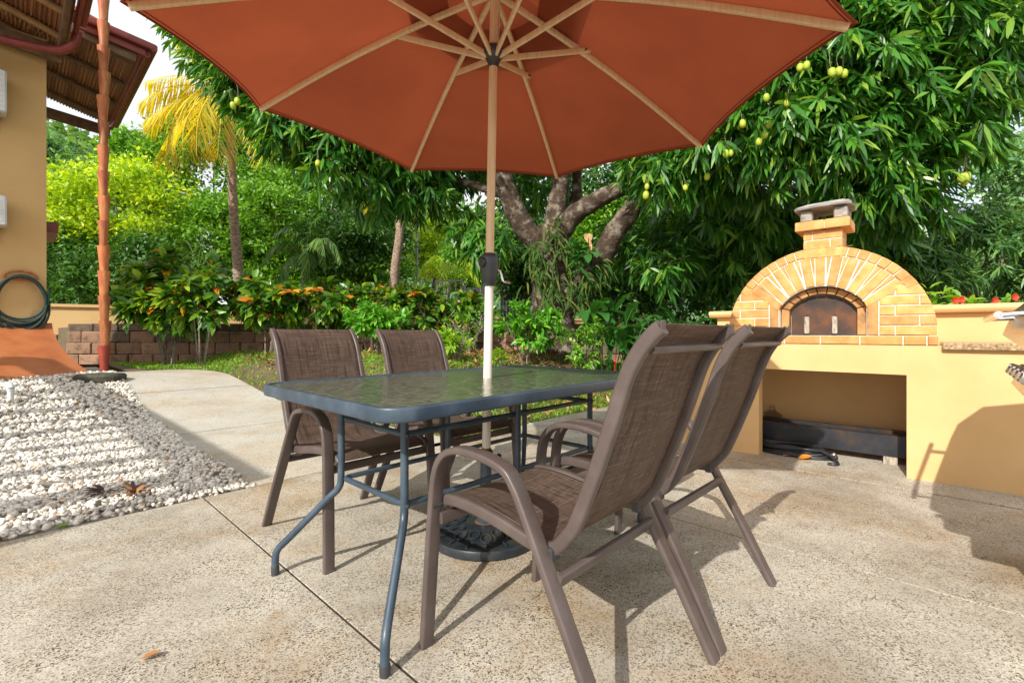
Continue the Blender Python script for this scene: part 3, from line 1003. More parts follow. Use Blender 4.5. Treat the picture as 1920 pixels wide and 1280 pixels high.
for k in range(8):
    T = tips[k]
    rd = (T - apex)
    pts = []
    for i in range(9):
        t = 0.02 + 0.965 * i / 8
        p = apex + rd * t + Vector((0, 0, 1)) * (0.035 * math.sin(PI * t)) - Vector((0, 0, 0.016))
        pts.append(p)
    m = MB(); m.sweep(pts, flat_oval(0.028, 0.018), rd.cross(Vector((0, 0, 1))).cross(rd))
    m.build('rib', POLEWOOD, umb)
    sidev = rd.cross(Vector((0, 0, 1))).normalized()
    q = apex + rd * 0.36 + Vector((0, 0, 0.015)) + sidev * 0.016
    m = MB()
    st0 = hub + rd.normalized() * 0.03
    m.sweep([st0, q, q + (q - st0).normalized() * 0.03], flat_oval(0.026, 0.013), rd.cross(Vector((0, 0, 1))).cross(rd))
    so = m.build('strut', POLEWOOD, umb)
    MB().lathe([(0, -0.02), (0.004, -0.02), (0.004, 0.02), (0, 0.02)], 8, q, sidev).build('rivet', PLASTICGREY, so)


def canopy_pt(k, f, g):
    """panel k, f from apex to hem, g from rib k to rib k+1"""
    A, B = tips[k], tips[(k + 1) % 8]
    p = apex + ((A - apex) * (1 - g) + (B - apex) * g) * f
    p += Vector((0, 0, 1)) * 0.035 * math.sin(PI * f)
    w = 4 * g * (1 - g)
    inward = (apex - (A + B) / 2)
    p += inward * (0.045 * w * f ** 3)          # hem drawn in between two ribs
    p += Vector((0, 0, -1)) * (0.030 * w * f * (1 - 0.4 * f))   # slack of the cloth
    return p


for k in range(8):
    m = MB()
    nf, ng = 16, 10
    vs = []
    for i in range(nf + 1):
        f = 0.165 + (1.005 - 0.165) * i / nf
        for j in range(ng + 1):
            vs.append(canopy_pt(k, f, j / ng) + Vector((0, 0, 0.004)))
    fs = [(i * (ng + 1) + j, (i + 1) * (ng + 1) + j, (i + 1) * (ng + 1) + j + 1, i * (ng + 1) + j + 1) for i in range(nf) for j in range(ng)]
    m.add(vs, fs)
    pn = m.build('canopy_panel', CLOTH, umb, 1.2, fix=False)
    h = MB()
    h.tube([canopy_pt(k, 1.0, j / 14) + Vector((0, 0, 0.002)) for j in range(15)], 0.0045, 6)
    h.tube([canopy_pt(k, 0.985, j / 14) - Vector((0, 0, 0.0005)) for j in range(15)], 0.0022, 5)
    h.build('hem', CLOTH, pn)
    # vent flap over the opening
    m = MB()
    vs = []
    for i in range(6):
        f = 0.02 + 0.30 * i / 5
        for j in range(ng + 1):
            p = apex + (canopy_pt(k, f, j / ng) - apex) + Vector((0, 0, 0.055 - 0.07 * (i / 5) ** 2 * 0.35))
            vs.append(p)
    fs = [(i * (ng + 1) + j, (i + 1) * (ng + 1) + j, (i + 1) * (ng + 1) + j + 1, i * (ng + 1) + j + 1) for i in range(5) for j in range(ng)]
    m.add(vs, fs)
    m.build('vent_flap', CLOTH, pn, 1.2, fix=False)
m = MB(); m.tube([UA * 0.12, UA * 1.21], 0.0195, 18); m.build('lower_pole', POLEWHITE, umb)
m = MB(); m.tube([UA * 1.211, UA * 2.46], 0.0190, 18); m.build('upper_pole', POLEWOOD, umb)
MB().lathe([(0.022, -0.055), (0.024, -0.05), (0.026, -0.035), (0.040, -0.012), (0.046, 0.0), (0.046, 0.022), (0.040, 0.030), (0.030, 0.034), (0.021, 0.034)], 24, hub, UA).build('runner_hub', PLASTICGREY, umb)
MB().lathe([(0.021, -0.03), (0.036, -0.026), (0.042, 0.0), (0.036, 0.02), (0.021, 0.022)], 24, apex, UA).build('crown_hub', PLASTICGREY, umb)
MB().lathe([(0, 0.0), (0.03, 0.0), (0.034, 0.02), (0.02, 0.045), (0.014, 0.06), (0, 0.066)], 16, apex + UA * 0.06, UA).build('finial', POLEWOOD, umb)
# crank housing
cz = at(911, 505, 2.1)
cc = UA * cz.z
m = MB()
prof = []
vs = []
rings = [(-0.072, 0.027, 0.024), (-0.060, 0.031, 0.027), (-0.02, 0.036, 0.032), (0.02, 0.041, 0.036), (0.05, 0.042, 0.037), (0.066, 0.036, 0.032), (0.074, 0.024, 0.022)]
seg = 20
for z, rx, ry in rings:
    for i in range(seg):
        a = 2 * PI * i / seg
        vs.append(cc + UA * z + e1 * rx * math.cos(a) + e2 * ry * math.sin(a))
fs = [tuple(range(seg))[::-1]] + [(r * seg + i, r * seg + (i + 1) % seg, (r + 1) * seg + (i + 1) % seg, (r + 1) * seg + i) for r in range(len(rings) - 1) for i in range(seg)] + [tuple((len(rings) - 1) * seg + i for i in range(seg))]
m.add(vs, fs)
crank = m.build('crank_housing', PLASTICGREY, umb)
MB().lathe([(0, 0), (0.022, 0), (0.022, 0.006), (0.018, 0.010), (0, 0.010)], 18, cc + e1 * -0.030 + e2 * -0.024 + UA * 0.03, -e1 * 0.75 - e2 * 0.65).build('end_disc', BASEMET, crank)
m = MB(); m.tube([cc + e1 * 0.030 + UA * 0.0, cc + e1 * 0.048 - UA * 0.002, cc + e1 * 0.060 - UA * 0.045, cc + e1 * 0.066 - UA * 0.052, cc + e1 * 0.095 - UA * 0.056], 0.0055, 8)
m.build('crank_handle', CHROME, crank)
m = MB(); m.tube(curve([hub + e1 * 0.02 + UA * 0.03, hub + e1 * 0.022 + UA * 0.10, hub + e1 * 0.024 + UA * 0.24], 4), 0.0022, 5)
m.tube(curve([hub + e1 * 0.018 + UA * 0.03, hub + e1 * 0.004 - e2 * 0.02 + UA * 0.07, hub + e1 * 0.026 - e2 * 0.02 + UA * 0.115, hub + e1 * 0.03 + UA * 0.14], 4), 0.0022, 5)
m.build('pull_cord', CORD, umb)

base = thing('umbrella_base', 'round black cast umbrella base with petal ornament under the table', 'umbrella base', (UB.x, UB.y, 0))
prof = [(0.0, 0.0), (0.235, 0.0), (0.245, 0.006), (0.245, 0.030), (0.240, 0.040), (0.225, 0.043), (0.215, 0.040), (0.20, 0.040), (0.10, 0.062), (0.055, 0.070), (0.0, 0.070)]
MB().lathe(prof, 64, (0, 0, 0.001), cap=False).build('plate', BASEMET, base)
for i in range(16):
    a = 2 * PI * i / 16 + 0.1
    rp = []
    big = i % 2 == 0
    rr_ = 0.150 if big else 0.128
    for k in range(14):
        b_ = 2 * PI * k / 14
        x_, y_ = rr_ + 0.030 * math.cos(b_), 0.022 * math.sin(b_)
        z_ = 0.042 + (0.215 - min(0.215, x_)) * 0.19 + 0.002
        rp.append((x_ * math.cos(a) - y_ * math.sin(a), x_ * math.sin(a) + y_ * math.cos(a), z_))
    m = MB(); m.tube(rp, 0.0055, 6, closed=True)
    m.tube([(0.18 * math.cos(a), 0.18 * math.sin(a), 0.049), (0.222 * math.cos(a), 0.222 * math.sin(a), 0.044)], 0.0055, 6)
    m.build('petal_ornament', BASEMET, base)
MB().lathe([(0.040, 0.069), (0.046, 0.0705), (0.043, 0.0735), (0.036, 0.075)], 28, (0, 0, 0)).build('rust_collar', RUST, base)
tb = MB(); tb.lathe([(0.034, 0.07), (0.034, 0.10), (0.0255, 0.105), (0.0255, 0.375), (0.030, 0.376), (0.030, 0.400), (0.024, 0.400), (0.024, 0.30)], 24, (0, 0, 0), UA, cap=False); tb.build('tube', TABLEMET, base)
MB().lathe([(0.021, 0.40), (0.0245, 0.40), (0.022, 0.412), (0.0205, 0.412)], 20, (0, 0, 0), UA).build('rust_ring', RUST, base)
m = MB(); m.tube([(0.028, 0, 0.365), (0.06, -0.006, 0.366)], 0.004, 7); m.lathe([(0, 0), (0.016, 0), (0.018, 0.008), (0.014, 0.018), (0, 0.02)], 12, (0.058, -0.006, 0.366), (1, -0.15, 0)); m.build('clamp_knob', PLASTICGREY, base)

# ------------------------------------------------------------------ oven, counter, garden wall
W0 = Vector((1.847, 3.62))
WX = Vector((0.750, -0.661)); WX.normalize()
ANG_W = math.atan2(WX.y, WX.x)


def wpt(t, d, z=0.0):
    return Vector((W0.x + WX.x * t - WX.y * d, W0.y + WX.y * t + WX.x * d, z))


counter = thing('oven_counter', 'yellow plastered masonry counter with a low storage nook under the oven', 'counter', (W0.x, W0.y, 0), ANG_W)
CT = 0.853
m = MB()
m.prism([(-0.563, 0.0), (0.052, 0.0), (0.052, 0.663), (0.9165, 0.663), (0.9165, 0.0), (3.4, 0.0), (3.4, 0.828), (1.085, 0.828), (1.085, CT), (-0.563, CT)], 0.0, 0.106)
m.build('front_wall', PLASTER, counter, 0.4)
m = MB(); m.box(-0.563, 1.085, 0.1062, 1.15, 0.6632, CT - 0.001); m.build('top_slab', PLASTER, counter)
m = MB(); m.box(0.9168, 3.4, 0.1062, 0.85, 0.0, 0.6628); m.build('side_wall', PLASTER, counter)
m = MB(); m.box(-0.56, 0.9163, 0.79, 0.86, 0.0, 0.6628); m.build('back_panel', PLASTER, counter)
m = MB(); m.box(1.0855, 3.4, -0.035, 0.748, 0.8285, 0.872, 0.006); m.build('granite_countertop', GRANITE, counter)

gwall = thing('garden_wall', 'yellow plastered garden wall with rounded cap behind the oven', 'wall', (W0.x, W0.y, 0), ANG_W)
m = MB(); m.box(-0.53, 4.0, 0.86, 1.02, 0.0, 1.083, 0.004); m.build('wall_panel', PLASTER, gwall)
m = MB()
capp = [(0.0, 0.0), (0.05, 0.0), (0.068, 0.014), (0.074, 0.032), (0.068, 0.050), (0.05, 0.061), (0.0, 0.061)]
prof = [(z, -y) for y, z in capp] + [(z, y + 0.16) for y, z in reversed(capp)]
m.add([(-0.585, 0.86 - y, 1.0832 + z) for y, z in capp] + [(-0.585, 1.02 + y, 1.0832 + z) for y, z in reversed(capp)] +
      [(4.05, 0.86 - y, 1.0832 + z) for y, z in capp] + [(4.05, 1.02 + y, 1.0832 + z) for y, z in reversed(capp)],
      [tuple(range(14)), tuple(range(27, 13, -1))] + [(i, (i + 1) % 14, 14 + (i + 1) % 14, 14 + i) for i in range(14)])
m.build('cap', PLASTER, gwall)

oven = thing('brick_oven', 'arched yellow firebrick pizza oven with chimney and rusty steel door', 'oven', (W0.x, W0.y, 0), ANG_W)
OC, OZ, OR = 0.447, 0.925, 0.622        # arch centre along the wall, springing height, outer radius
ZB = CT + 0.0005


def clip(poly, inside, cut):
    out = []
    for i, p in enumerate(poly):
        q = poly[(i + 1) % len(poly)]
        ip, iq = inside(p), inside(q)
        if ip:
            out.append(p)
        if ip != iq:
            out.append(cut(p, q))
    return out


def clip_half(poly, n, c):
    """keep n.p <= c"""
    f = lambda p: n[0] * p[0] + n[1] * p[1] - c
    return clip(poly, lambda p: f(p) <= 1e-9, lambda p, q: tuple(p[i] + (q[i] - p[i]) * (f(p) / (f(p) - f(q))) for i in (0, 1)))


def clip_circle(poly, r):
    for k in range(48):
        a = 2 * PI * k / 48
        poly = clip_half(poly, (math.cos(a), math.sin(a)), r)
        if len(poly) < 3:
            return []
    return poly


def shrink(poly, g):
    n = len(poly)
    area = sum(poly[i][0] * poly[(i + 1) % n][1] - poly[(i + 1) % n][0] * poly[i][1] for i in range(n))
    if area < 0:
        poly = poly[::-1]
    res = list(poly)
    src = list(poly)
    for i in range(n):
        p, q = src[i], src[(i + 1) % n]
        ex, ez = q[0] - p[0], q[1] - p[1]
        l = math.hypot(ex, ez)
        if l < 1e-6:
            continue
        nx, nz = ez / l, -ex / l
        res = clip_half(res, (nx, nz), nx * p[0] + nz * p[1] - g)
        if len(res) < 3:
            return []
    return res


def brick(poly, y0, y1, mat=BRICK, gap=0.0034, parent=oven, jig=0.003):
    """poly in oven-local (x from arch centre, z above springing)"""
    poly = shrink(poly, gap)
    if len(poly) < 3:
        return
    P = [(OC + x, OZ + z) for x, z in poly]
    inner = shrink(poly, 0.003)
    yj = y0 + random.uniform(-jig, jig)
    m = MB()
    if len(inner) == len(poly):
        n = len(P)
        I = [(OC + x, OZ + z) for x, z in inner]
        vs = [(x, yj, z) for x, z in I] + [(x, yj + 0.004, z) for x, z in P] + [(x, y1, z) for x, z in P]
        fs = [tuple(range(n)), tuple(range(3 * n - 1, 2 * n - 1, -1))]
        for k in range(2):
            fs += [(k * n + i, k * n + n + i, k * n + n + (i + 1) % n, k * n + (i + 1) % n) for i in range(n)]
        m.add(vs, fs)
    else:
        m.prism(P, yj, y1)
    m.build('brick', mat, parent, 0.35)


FR0, FR1 = 0.012, 0.115                # brick face and back
# mortar body of the front, with the opening left free
DH, DSP = 0.262, 0.195                 # half opening of the outer reveal and its springing
arch_h = 0.147


def reveal(h, sp, rise, n=14):
    """outline of the opening from right foot over the arch to left foot; segmental arch"""
    R = (h * h + rise * rise) / (2 * rise)
    cz = sp + rise - R
    a0 = math.asin(h / R)
    return [(h, -0.008)] + [(R * math.sin(a0 - 2 * a0 * k / n), cz + R * math.cos(a0 - 2 * a0 * k / n)) for k in range(n + 1)] + [(-h, -0.008)]


outer = [(OR * math.cos(PI * k / 40) * 0.992, max(-0.008, OR * math.sin(PI * k / 40) * 0.992)) for k in range(41)]
rev = reveal(DH, DSP, arch_h, 38)
m = MB()
n = len(outer)
# ring strip between outer outline and reveal (both 41 points)
rv = rev
assert len(rv) == n, (len(rv), n)
vs = [(OC + x, 0.020, OZ + z) for x, z in outer] + [(OC + x, 0.020, OZ + z) for x, z in rv] + [(OC + x, 0.125, OZ + z) for x, z in outer] + [(OC + x, 0.125, OZ + z) for x, z in rv]
fs = []
for i in range(n - 1):
    fs += [(i, n + i, n + i + 1, i + 1), (2 * n + i, 2 * n + i + 1, 3 * n + i + 1, 3 * n + i), (i, i + 1, 2 * n + i + 1, 2 * n + i), (n + i, 3 * n + i, 3 * n + i + 1, n + i + 1)]
m.add(vs, fs)
m.build('mortar_front', MORTAR, oven, 0.5)
# barrel vault behind
m = MB()
vs, fs = [], []
for y in (0.126, 0.84):
    vs += [(OC + 0.585 * math.cos(PI * k / 24), y, OZ + 0.585 * math.sin(PI * k / 24)) for k in range(25)]
fs = [(i, i + 1, 25 + i + 1, 25 + i) for i in range(24)] + [tuple(range(25, 50))]
m.add(vs, fs)
m.build('vault', PLASTER, oven, 0.9)
# base course
x = -0.62
for L in (0.16, 0.235, 0.225, 0.225, 0.225, 0.115, 0.055):
    brick([(x, ZB - OZ), (x + L, ZB - OZ), (x + L, -0.0085), (x, -0.0085)], -0.004, 0.30)
    x += L + 0.0005
MB().box(OC - 0.615, OC + 0.615, 0.006, 0.30, ZB + 0.002, OZ - 0.010).build('base_mortar', MORTAR, oven)
# jamb stones beside the opening
for s in (-1, 1):
    x0, x1 = (DH, DH + 0.066) if s > 0 else (-DH - 0.066, -DH)
    brick([(x0, -0.008), (x1, -0.008), (x1, DSP + (0.040 if s > 0 else 0.0)), (x0, DSP)] if s > 0 else [(x0, -0.008), (x1, -0.008), (x1, DSP), (x0, DSP + 0.04)], FR0, FR1, DARKBRICK)
# side courses cut by the ring and by the first voussoir
AV = math.radians(33)
for s in (-1, 1):
    for cidx in range(6):
        z0 = -0.008 + 0.0655 * cidx
        z1 = z0 + 0.0655
        xa = DH + 0.066
        first = 0.085 if cidx % 2 == 0 else 0.205
        cuts = [xa, xa + first, xa + first + 0.205, xa + first + 0.41]
        if s < 0:
            first = 0.205 if cidx % 2 == 0 else 0.10
            cuts = [xa, xa + first, xa + first + 0.205, xa + first + 0.41]
        for q in range(3):
            poly = [(cuts[q], z0), (cuts[q + 1], z0), (cuts[q + 1], z1), (cuts[q], z1)]
            poly = clip_circle(poly, OR)
            if len(poly) < 3:
                continue
            # below the line of the lowest voussoir
            poly = clip_half(poly, (-math.sin(AV), math.cos(AV)), 0.060)
            if len(poly) < 3:
                continue
            if s < 0:
                poly = [(-px_, pz_) for px_, pz_ in poly][::-1]
            A = abs(sum(poly[i][0] * poly[(i + 1) % len(poly)][1] - poly[(i + 1) % len(poly)][0] * poly[i][1] for i in range(len(poly)))) / 2
            if A > 0.0006:
                brick(poly, FR0, FR1)
# big voussoirs with thin wedges between them
R_in_c = DSP + arch_h - (DH * DH + arch_h * arch_h) / (2 * arch_h)
R_in = (DH * DH + arch_h * arch_h) / (2 * arch_h)
RW = 0.556                             # inner side of the outer ring


def radial(theta, r0, r1, half_in, half_out):
    c, s_ = math.cos(theta), math.sin(theta)
    tx, tz = -s_, c
    return [(r0 * c - half_in * tx, r0 * s_ - half_in * tz), (r1 * c - half_out * tx, r1 * s_ - half_out * tz), (r1 * c + half_out * tx, r1 * s_ + half_out * tz), (r0 * c + half_in * tx, r0 * s_ + half_in * tz)]


def in_radius(theta):
    """distance from the arch centre to the reveal along theta"""
    c, s_ = math.cos(theta), math.sin(theta)
    bq = -s_ * R_in_c
    cq = R_in_c ** 2 - R_in ** 2
    r = -bq + math.sqrt(max(0, bq * bq - cq))
    if abs(r * c) > DH:
        r = DH / abs(c)
    return r


NV = 11
dth = (PI - 2 * AV) / NV
for k in range(NV):
    th = AV + dth * (k + 0.5) + 0.008 * math.sin(k * 3)
    r0 = in_radius(th) + 0.001
    wi = r0 * dth / 2
    wo_ = wi * 1.06
    poly = radial(th, r0 - 0.03, RW, wi - 0.001, min(wo_, RW * dth / 2))
    # trim to the reveal by two half planes (chord)
    ca, cb = th - dth / 2, th + dth / 2
    pa = (in_radius(ca) * math.cos(ca), in_radius(ca) * math.sin(ca)); pb = (in_radius(cb) * math.cos(cb), in_radius(cb) * math.sin(cb))
    ex, ez = pb[0] - pa[0], pb[1] - pa[1]
    nx, nz = -ez, ex
    if nx * math.cos(th) + nz * math.sin(th) > 0:
        nx, nz = -nx, -nz
    l = math.hypot(nx, nz)
    poly = clip_half(poly, (nx / l, nz / l), (nx * pa[0] + nz * pa[1]) / l - 0.001)
    poly = clip_circle(poly, RW)
    brick(poly, FR0, FR1)
    if k < NV - 1:                      # wedge
        te = AV + dth * (k + 1)
        rm = in_radius(te) + 0.02
        gap_o = RW * math.sin(dth / 2) - wo_ 
        if gap_o > 0.006:
            c, s_ = math.cos(te), math.sin(te)
            tri = [(rm * c, rm * s_), (RW * c + gap_o * 0.95 * s_, RW * s_ - gap_o * 0.95 * c), (RW * c - gap_o * 0.95 * s_, RW * s_ + gap_o * 0.95 * c)]
            brick(tri, FR0 + 0.002, FR1, BRICK, 0.0028)
# outer ring
NR = 19
for k in range(NR):
    t0 = AV - 0.03 + (PI - 2 * AV + 0.06) * k / NR
    t1 = AV - 0.03 + (PI - 2 * AV + 0.06) * (k + 1) / NR
    poly = [(RW * math.cos(t0), RW * math.sin(t0)), (OR * math.cos(t0), OR * math.sin(t0)), (OR * math.cos((t0 + t1) / 2) * 1.001, OR * math.sin((t0 + t1) / 2) * 1.001), (OR * math.cos(t1), OR * math.sin(t1)), (RW * math.cos(t1), RW * math.sin(t1))]
    brick(poly, FR0 - 0.002, FR1 + 0.03)
# recessed second arch round the door
IH, ISP, IRISE = 0.203, 0.178, 0.110
ir = reveal(IH, ISP, IRISE, 9)[1:-1]
orr = reveal(DH - 0.002, DSP - 0.002, arch_h - 0.002, 9)[1:-1]
for k in range(len(ir) - 1):
    brick([ir[k], orr[k], orr[k + 1], ir[k + 1]], 0.075, 0.20, DARKBRICK, 0.003)
for s in (-1, 1):
    x0, x1 = (IH, DH - 0.002) if s > 0 else (-DH + 0.002, -IH)
    brick([(x0, -0.008), (x1, -0.008), (x1, ISP if s < 0 else DSP), (x0, ISP if s > 0 else DSP)], 0.075, 0.20, DARKBRICK, 0.003)
m = MB(); m.prism([(OC + x, OZ + z) for x, z in reveal(DH - 0.003, DSP - 0.003, arch_h - 0.003, 14)], 0.150, 0.20); m.build('reveal_mortar', MORTAR, oven, 0.4)
m = MB(); m.prism([(OC + x, OZ + z) for x, z in reveal(IH - 0.004, ISP - 0.003, IRISE - 0.004, 14)], 0.120, 0.127)
door = m.build('door', RUSTDOOR, oven, 0.4)
for sx in (-0.095, 0.075):
    m = MB(); m.box(OC + sx - 0.016, OC + sx + 0.016, 0.075, 0.105, OZ + 0.002, OZ + 0.128, 0.006)
    hd = m.build('handle', OLDWOOD, door)
    MB().tube([(OC + sx, 0.12, OZ + 0.139), (OC + sx, 0.10, OZ + 0.139), (OC + sx, 0.092, OZ + 0.12)], 0.006, 8).build('bolt', STEELBLACK, hd)
# chimney
CX0, CX1, CY0, CY1 = 0.340, 0.578, 0.010, 0.250
zc = OZ + 0.585
MB().box(CX0 + 0.006, CX1 - 0.006, CY0 + 0.006, CY1 - 0.006, zc - 0.05, zc + 0.152).build('chimney_core', MORTAR, oven)


def box_brick(x0, x1, y0, y1, z0, z1, mat=BRICK, g=0.003):
    m = MB(); m.box(x0 + g, x1 - g, y0 + (0 if y0 < 0.05 else g), y1 - g, z0 + g, z1 - g, 0.003); m.build('brick', mat, oven, 0.35)


for cidx in range(3):
    z0, z1 = zc - 0.048 + cidx * 0.0655 + 0.004, zc - 0.048 + (cidx + 1) * 0.0655 + 0.004
    xs = (CX0, CX0 + 0.058, CX1) if cidx == 2 else ((CX0, CX0 + 0.165, CX1) if cidx == 1 else (CX0, CX0 + 0.1, CX1))
    box_brick(xs[0], xs[1], CY0, CY0 + 0.11, z0, z1)
    box_brick(xs[1], xs[2], CY0, CY0 + 0.11, z0, z1)
    box_brick(CX1 - 0.1, CX1, CY0 + 0.11, CY1, z0, z1)
    box_brick(CX0, CX0 + 0.1, CY0 + 0.11, CY1, z0, z1)
zk = zc - 0.048 + 3 * 0.0655 + 0.004
for (x0, x1, y0, y1) in ((CX0 - 0.045, 0.475, -0.03, 0.14), (0.475, CX1 + 0.045, -0.03, 0.14), (CX0 - 0.045, 0.475, 0.14, 0.29), (0.475, CX1 + 0.045, 0.14, 0.29)):
    box_brick(x0, x1, y0, y1, zk, zk + 0.068, BRICK, 0.002)
MB().box(CX0 - 0.038, CX1 + 0.038, -0.022, 0.282, zk + 0.006, zk + 0.062).build('cap_mortar', MORTAR, oven)
for x0, x1, y0 in ((CX0 - 0.015, CX0 + 0.058, 0.0), (CX1 - 0.052, CX1 + 0.026, 0.0), (CX0 - 0.01, CX0 + 0.06, 0.17), (CX1 - 0.05, CX1 + 0.025, 0.17)):
    m = MB(); m.box(x0, x1, y0, y0 + 0.085, zk + 0.0685, zk + 0.150, 0.008); m.build('support_stone', GREYSTONE, oven)
# slate roof on the chimney
m = MB()
pts = []
n = 22
for i in range(n):
    a = 2 * PI * i / n
    rx, ry = 0.175, 0.165
    sx = math.copysign(abs(math.cos(a)) ** 0.3, math.cos(a)); sy = math.copysign(abs(math.sin(a)) ** 0.3, math.sin(a))
    pts.append((0.459 + rx * sx * random.uniform(0.94, 1.05), 0.13 + ry * sy * random.uniform(0.93, 1.06)))
vs = [(x, y, zk + 0.1505 + 0.02 * (x - 0.3) + random.uniform(0, 0.003)) for x, y in pts] + [(0.459 + (x - 0.459) * 1.02, 0.13 + (y - 0.13) * 1.02, zk + 0.166 + 0.02 * (x - 0.3)) for x, y in pts] + [(0.459 + (x - 0.459) * 0.90, 0.13 + (y - 0.13) * 0.88, zk + 0.180 + 0.03 * (x - 0.3) + random.uniform(0, 0.006)) for x, y in pts]
fs = [tuple(range(n))[::-1], tuple(range(2 * n, 3 * n))]
for k in range(2):
    fs += [(k * n + i, k * n + (i + 1) % n, k * n + n + (i + 1) % n, k * n + n + i) for i in range(n)]
m.add(vs, fs); m.build('slate_cover', SLATE, oven, 0.4)
m = MB(); m.tube([(CX1, 0.06, zc + 0.025), (CX1 + 0.05, 0.055, zc + 0.027)], 0.005, 7); m.build('flue_rod', RUST, oven)

# things in the nook
for i, (d0, z0, lab) in enumerate(((0.34, 0.055, 'long dark steel channel lying in the nook, the front one of two'), (0.56, 0.055, 'long dark steel channel lying in the nook, behind the other one'))):
    m = MB()
    hgt = 0.150
    m.box(-0.5, 0.905, d0, d0 + 0.012, z0 + 0.0, z0 + hgt)
    m.box(-0.5, 0.905, d0 + 0.0122, d0 + 0.075, z0 + hgt - 0.010, z0 + hgt - 0.001)
    m.box(-0.5, 0.905, d0 + 0.0122, d0 + 0.075, z0 + 0.001, z0 + 0.010)
    o = m.build('steel_channel', STEELBLACK)
    o.location = (W0.x, W0.y, 0.0); o.rotation_euler = (0, 0, ANG_W)
    tag(o, lab, 'steel beam', 'steel beams in the nook')
    for xx in (-0.42, 0.82):
        mm = MB(); mm.box(xx - 0.04, xx + 0.04, d0 - 0.01, d0 + 0.085, 0.0005, z0 - 0.0005, 0.003)
        mm.build('packing_block', OLDWOOD, o)
m = MB()
for k in range(6):
    rr_ = 0.19 + 0.016 * random.uniform(-2, 2)
    pts = []
    for i in range(40):
        a = 2 * PI * i / 40
        pts.append((0.24 + random.uniform(-0.01, 0.01) * 0 + 0.02 * math.sin(k) + rr_ * 1.25 * math.cos(a), 0.215 + 0.012 * math.cos(k * 2) + rr_ * 0.62 * math.sin(a), 0.014 + 0.014 * k * 0.75 + 0.006 * math.sin(3 * a + k)))
    m.tube(pts, 0.011, 8, closed=True)
m.tube(curve([(0.42, 0.16, 0.07), (0.50, 0.12, 0.045), (0.545, 0.06, 0.014), (0.53, 0.02, 0.013), (0.49, 0.02, 0.013)], 5), 0.011, 8)
o = m.build('rubber_hose', RUBBER)
o.location = (W0.x, W0.y, 0); o.rotation_euler = (0, 0, ANG_W)
tag(o, 'coiled black rubber hose on the floor of the oven nook', 'hose')
m = MB(); m.lathe([(0.0, 0.0), (0.016, 0.0), (0.018, 0.02), (0.012, 0.03), (0, 0.03)], 14, (0.50, 0.135, 0.055), (1, -0.5, 0.2)); m.build('hose_clamp', CHROME, o)
jug = MB().lathe([(0.0, 0.0), (0.10, 0.0), (0.115, 0.02), (0.115, 0.12), (0.10, 0.18), (0.06, 0.23), (0.025, 0.25), (0.022, 0.29), (0.0, 0.29)], 24, (0, 0, 0.001), cap=False).build('glass_jug', JUG)
p = wpt(-0.01, 0.70); jug.location = (p.x, p.y, 0)
tag(jug, 'clear glass jug in the left corner of the oven nook', 'jug')

# ------------------------------------------------------------------ gas grill, mostly beyond the right edge
grill = thing('gas_grill', 'stainless gas grill with chrome knobs standing beside the granite counter', 'grill', uv(0, 0), ANG_UV)
GA = 0.165
m = MB(); m.box(GA + 0.09, GA + 0.62, 2.08, 3.02, 0.55, 0.86, 0.012); m.build('firebox', STAINLESS, grill)
m = MB()
m.prism([(GA + 0.09, 0.70), (GA + 0.02, 0.705), (GA + 0.0, 0.735), (GA + 0.045, 0.835), (GA + 0.09, 0.84)], 2.06, 2.70)
m.build('control_panel', STAINLESS, grill)
for k in range(4):
    b_ = 2.62 - 0.15 * k
    c_ = (GA + 0.018, b_, 0.785)
    kb = MB().lathe([(0, 0), (0.030, 0), (0.030, 0.008), (0.022, 0.012), (0.021, 0.030), (0.017, 0.035), (0, 0.035)], 18, c_, (-0.9, 0, 0.42)).build('knob', CHROME, grill)
m = MB()
m.prism([(GA + 0.06, 0.862), (GA - 0.005, 0.925), (GA + 0.03, 1.03), (GA + 0.14, 1.15), (GA + 0.34, 1.20), (GA + 0.56, 1.13), (GA + 0.63, 0.98), (GA + 0.63, 0.862)], 2.08, 3.06)
hood = m.build('hood', STAINLESS, grill, 0.5)
m = MB(); m.tube([(GA - 0.06, 2.16, 0.99), (GA - 0.06, 2.92, 0.99)], 0.012, 12); m.build('handle', CHROME, hood)
for b_ in (2.22, 2.86):
    MB().tube([(GA - 0.06, b_, 0.99), (GA + 0.03, b_, 0.995)], 0.009, 8).build('handle_bracket', CHROME, hood)
for a_ in (GA + 0.16, GA + 0.60):
    for b_ in (2.14, 2.96):
        m = MB(); m.box(a_ - 0.02, a_ + 0.02, b_ - 0.02, b_ + 0.02, 0.0, 0.5495, 0.004); m.build('leg', STAINLESS, grill)
m = MB(); m.box(GA + 0.15, GA + 0.61, 2.165, 2.935, 0.14, 0.17, 0.004); m.build('lower_shelf', STAINLESS, grill)
m = MB(); m.box(GA + 0.20, GA + 0.22, 2.165, 2.935, 0.18, 0.545); m.build('cabinet_door', STAINLESS, grill)
m = MB(); m.box(GA + 0.12, GA + 0.60, 1.62, 2.055, 0.82, 0.85, 0.006); m.build('side_shelf', STAINLESS, grill)

# ------------------------------------------------------------------ house on the left
house = thing('house', 'tan plastered house wall under wide bamboo lined eaves with maroon gutters', 'house', (0, 0, 0), ANG_UV)
HA, HB = -9.85, 0.34
m = MB(); m.box(HA - 0.7, HA, HB - 6.5, HB, -0.4, 5.30); m.build('wall', HOUSEPL, house)
m = MB(); m.box(HA - 0.7, HA + 1.25, HB - 6.8, -1.52, 5.80, 5.92); m.build('shade_roof', TERRA, house)  # unseen slab, added out of view to keep sun off the house wall


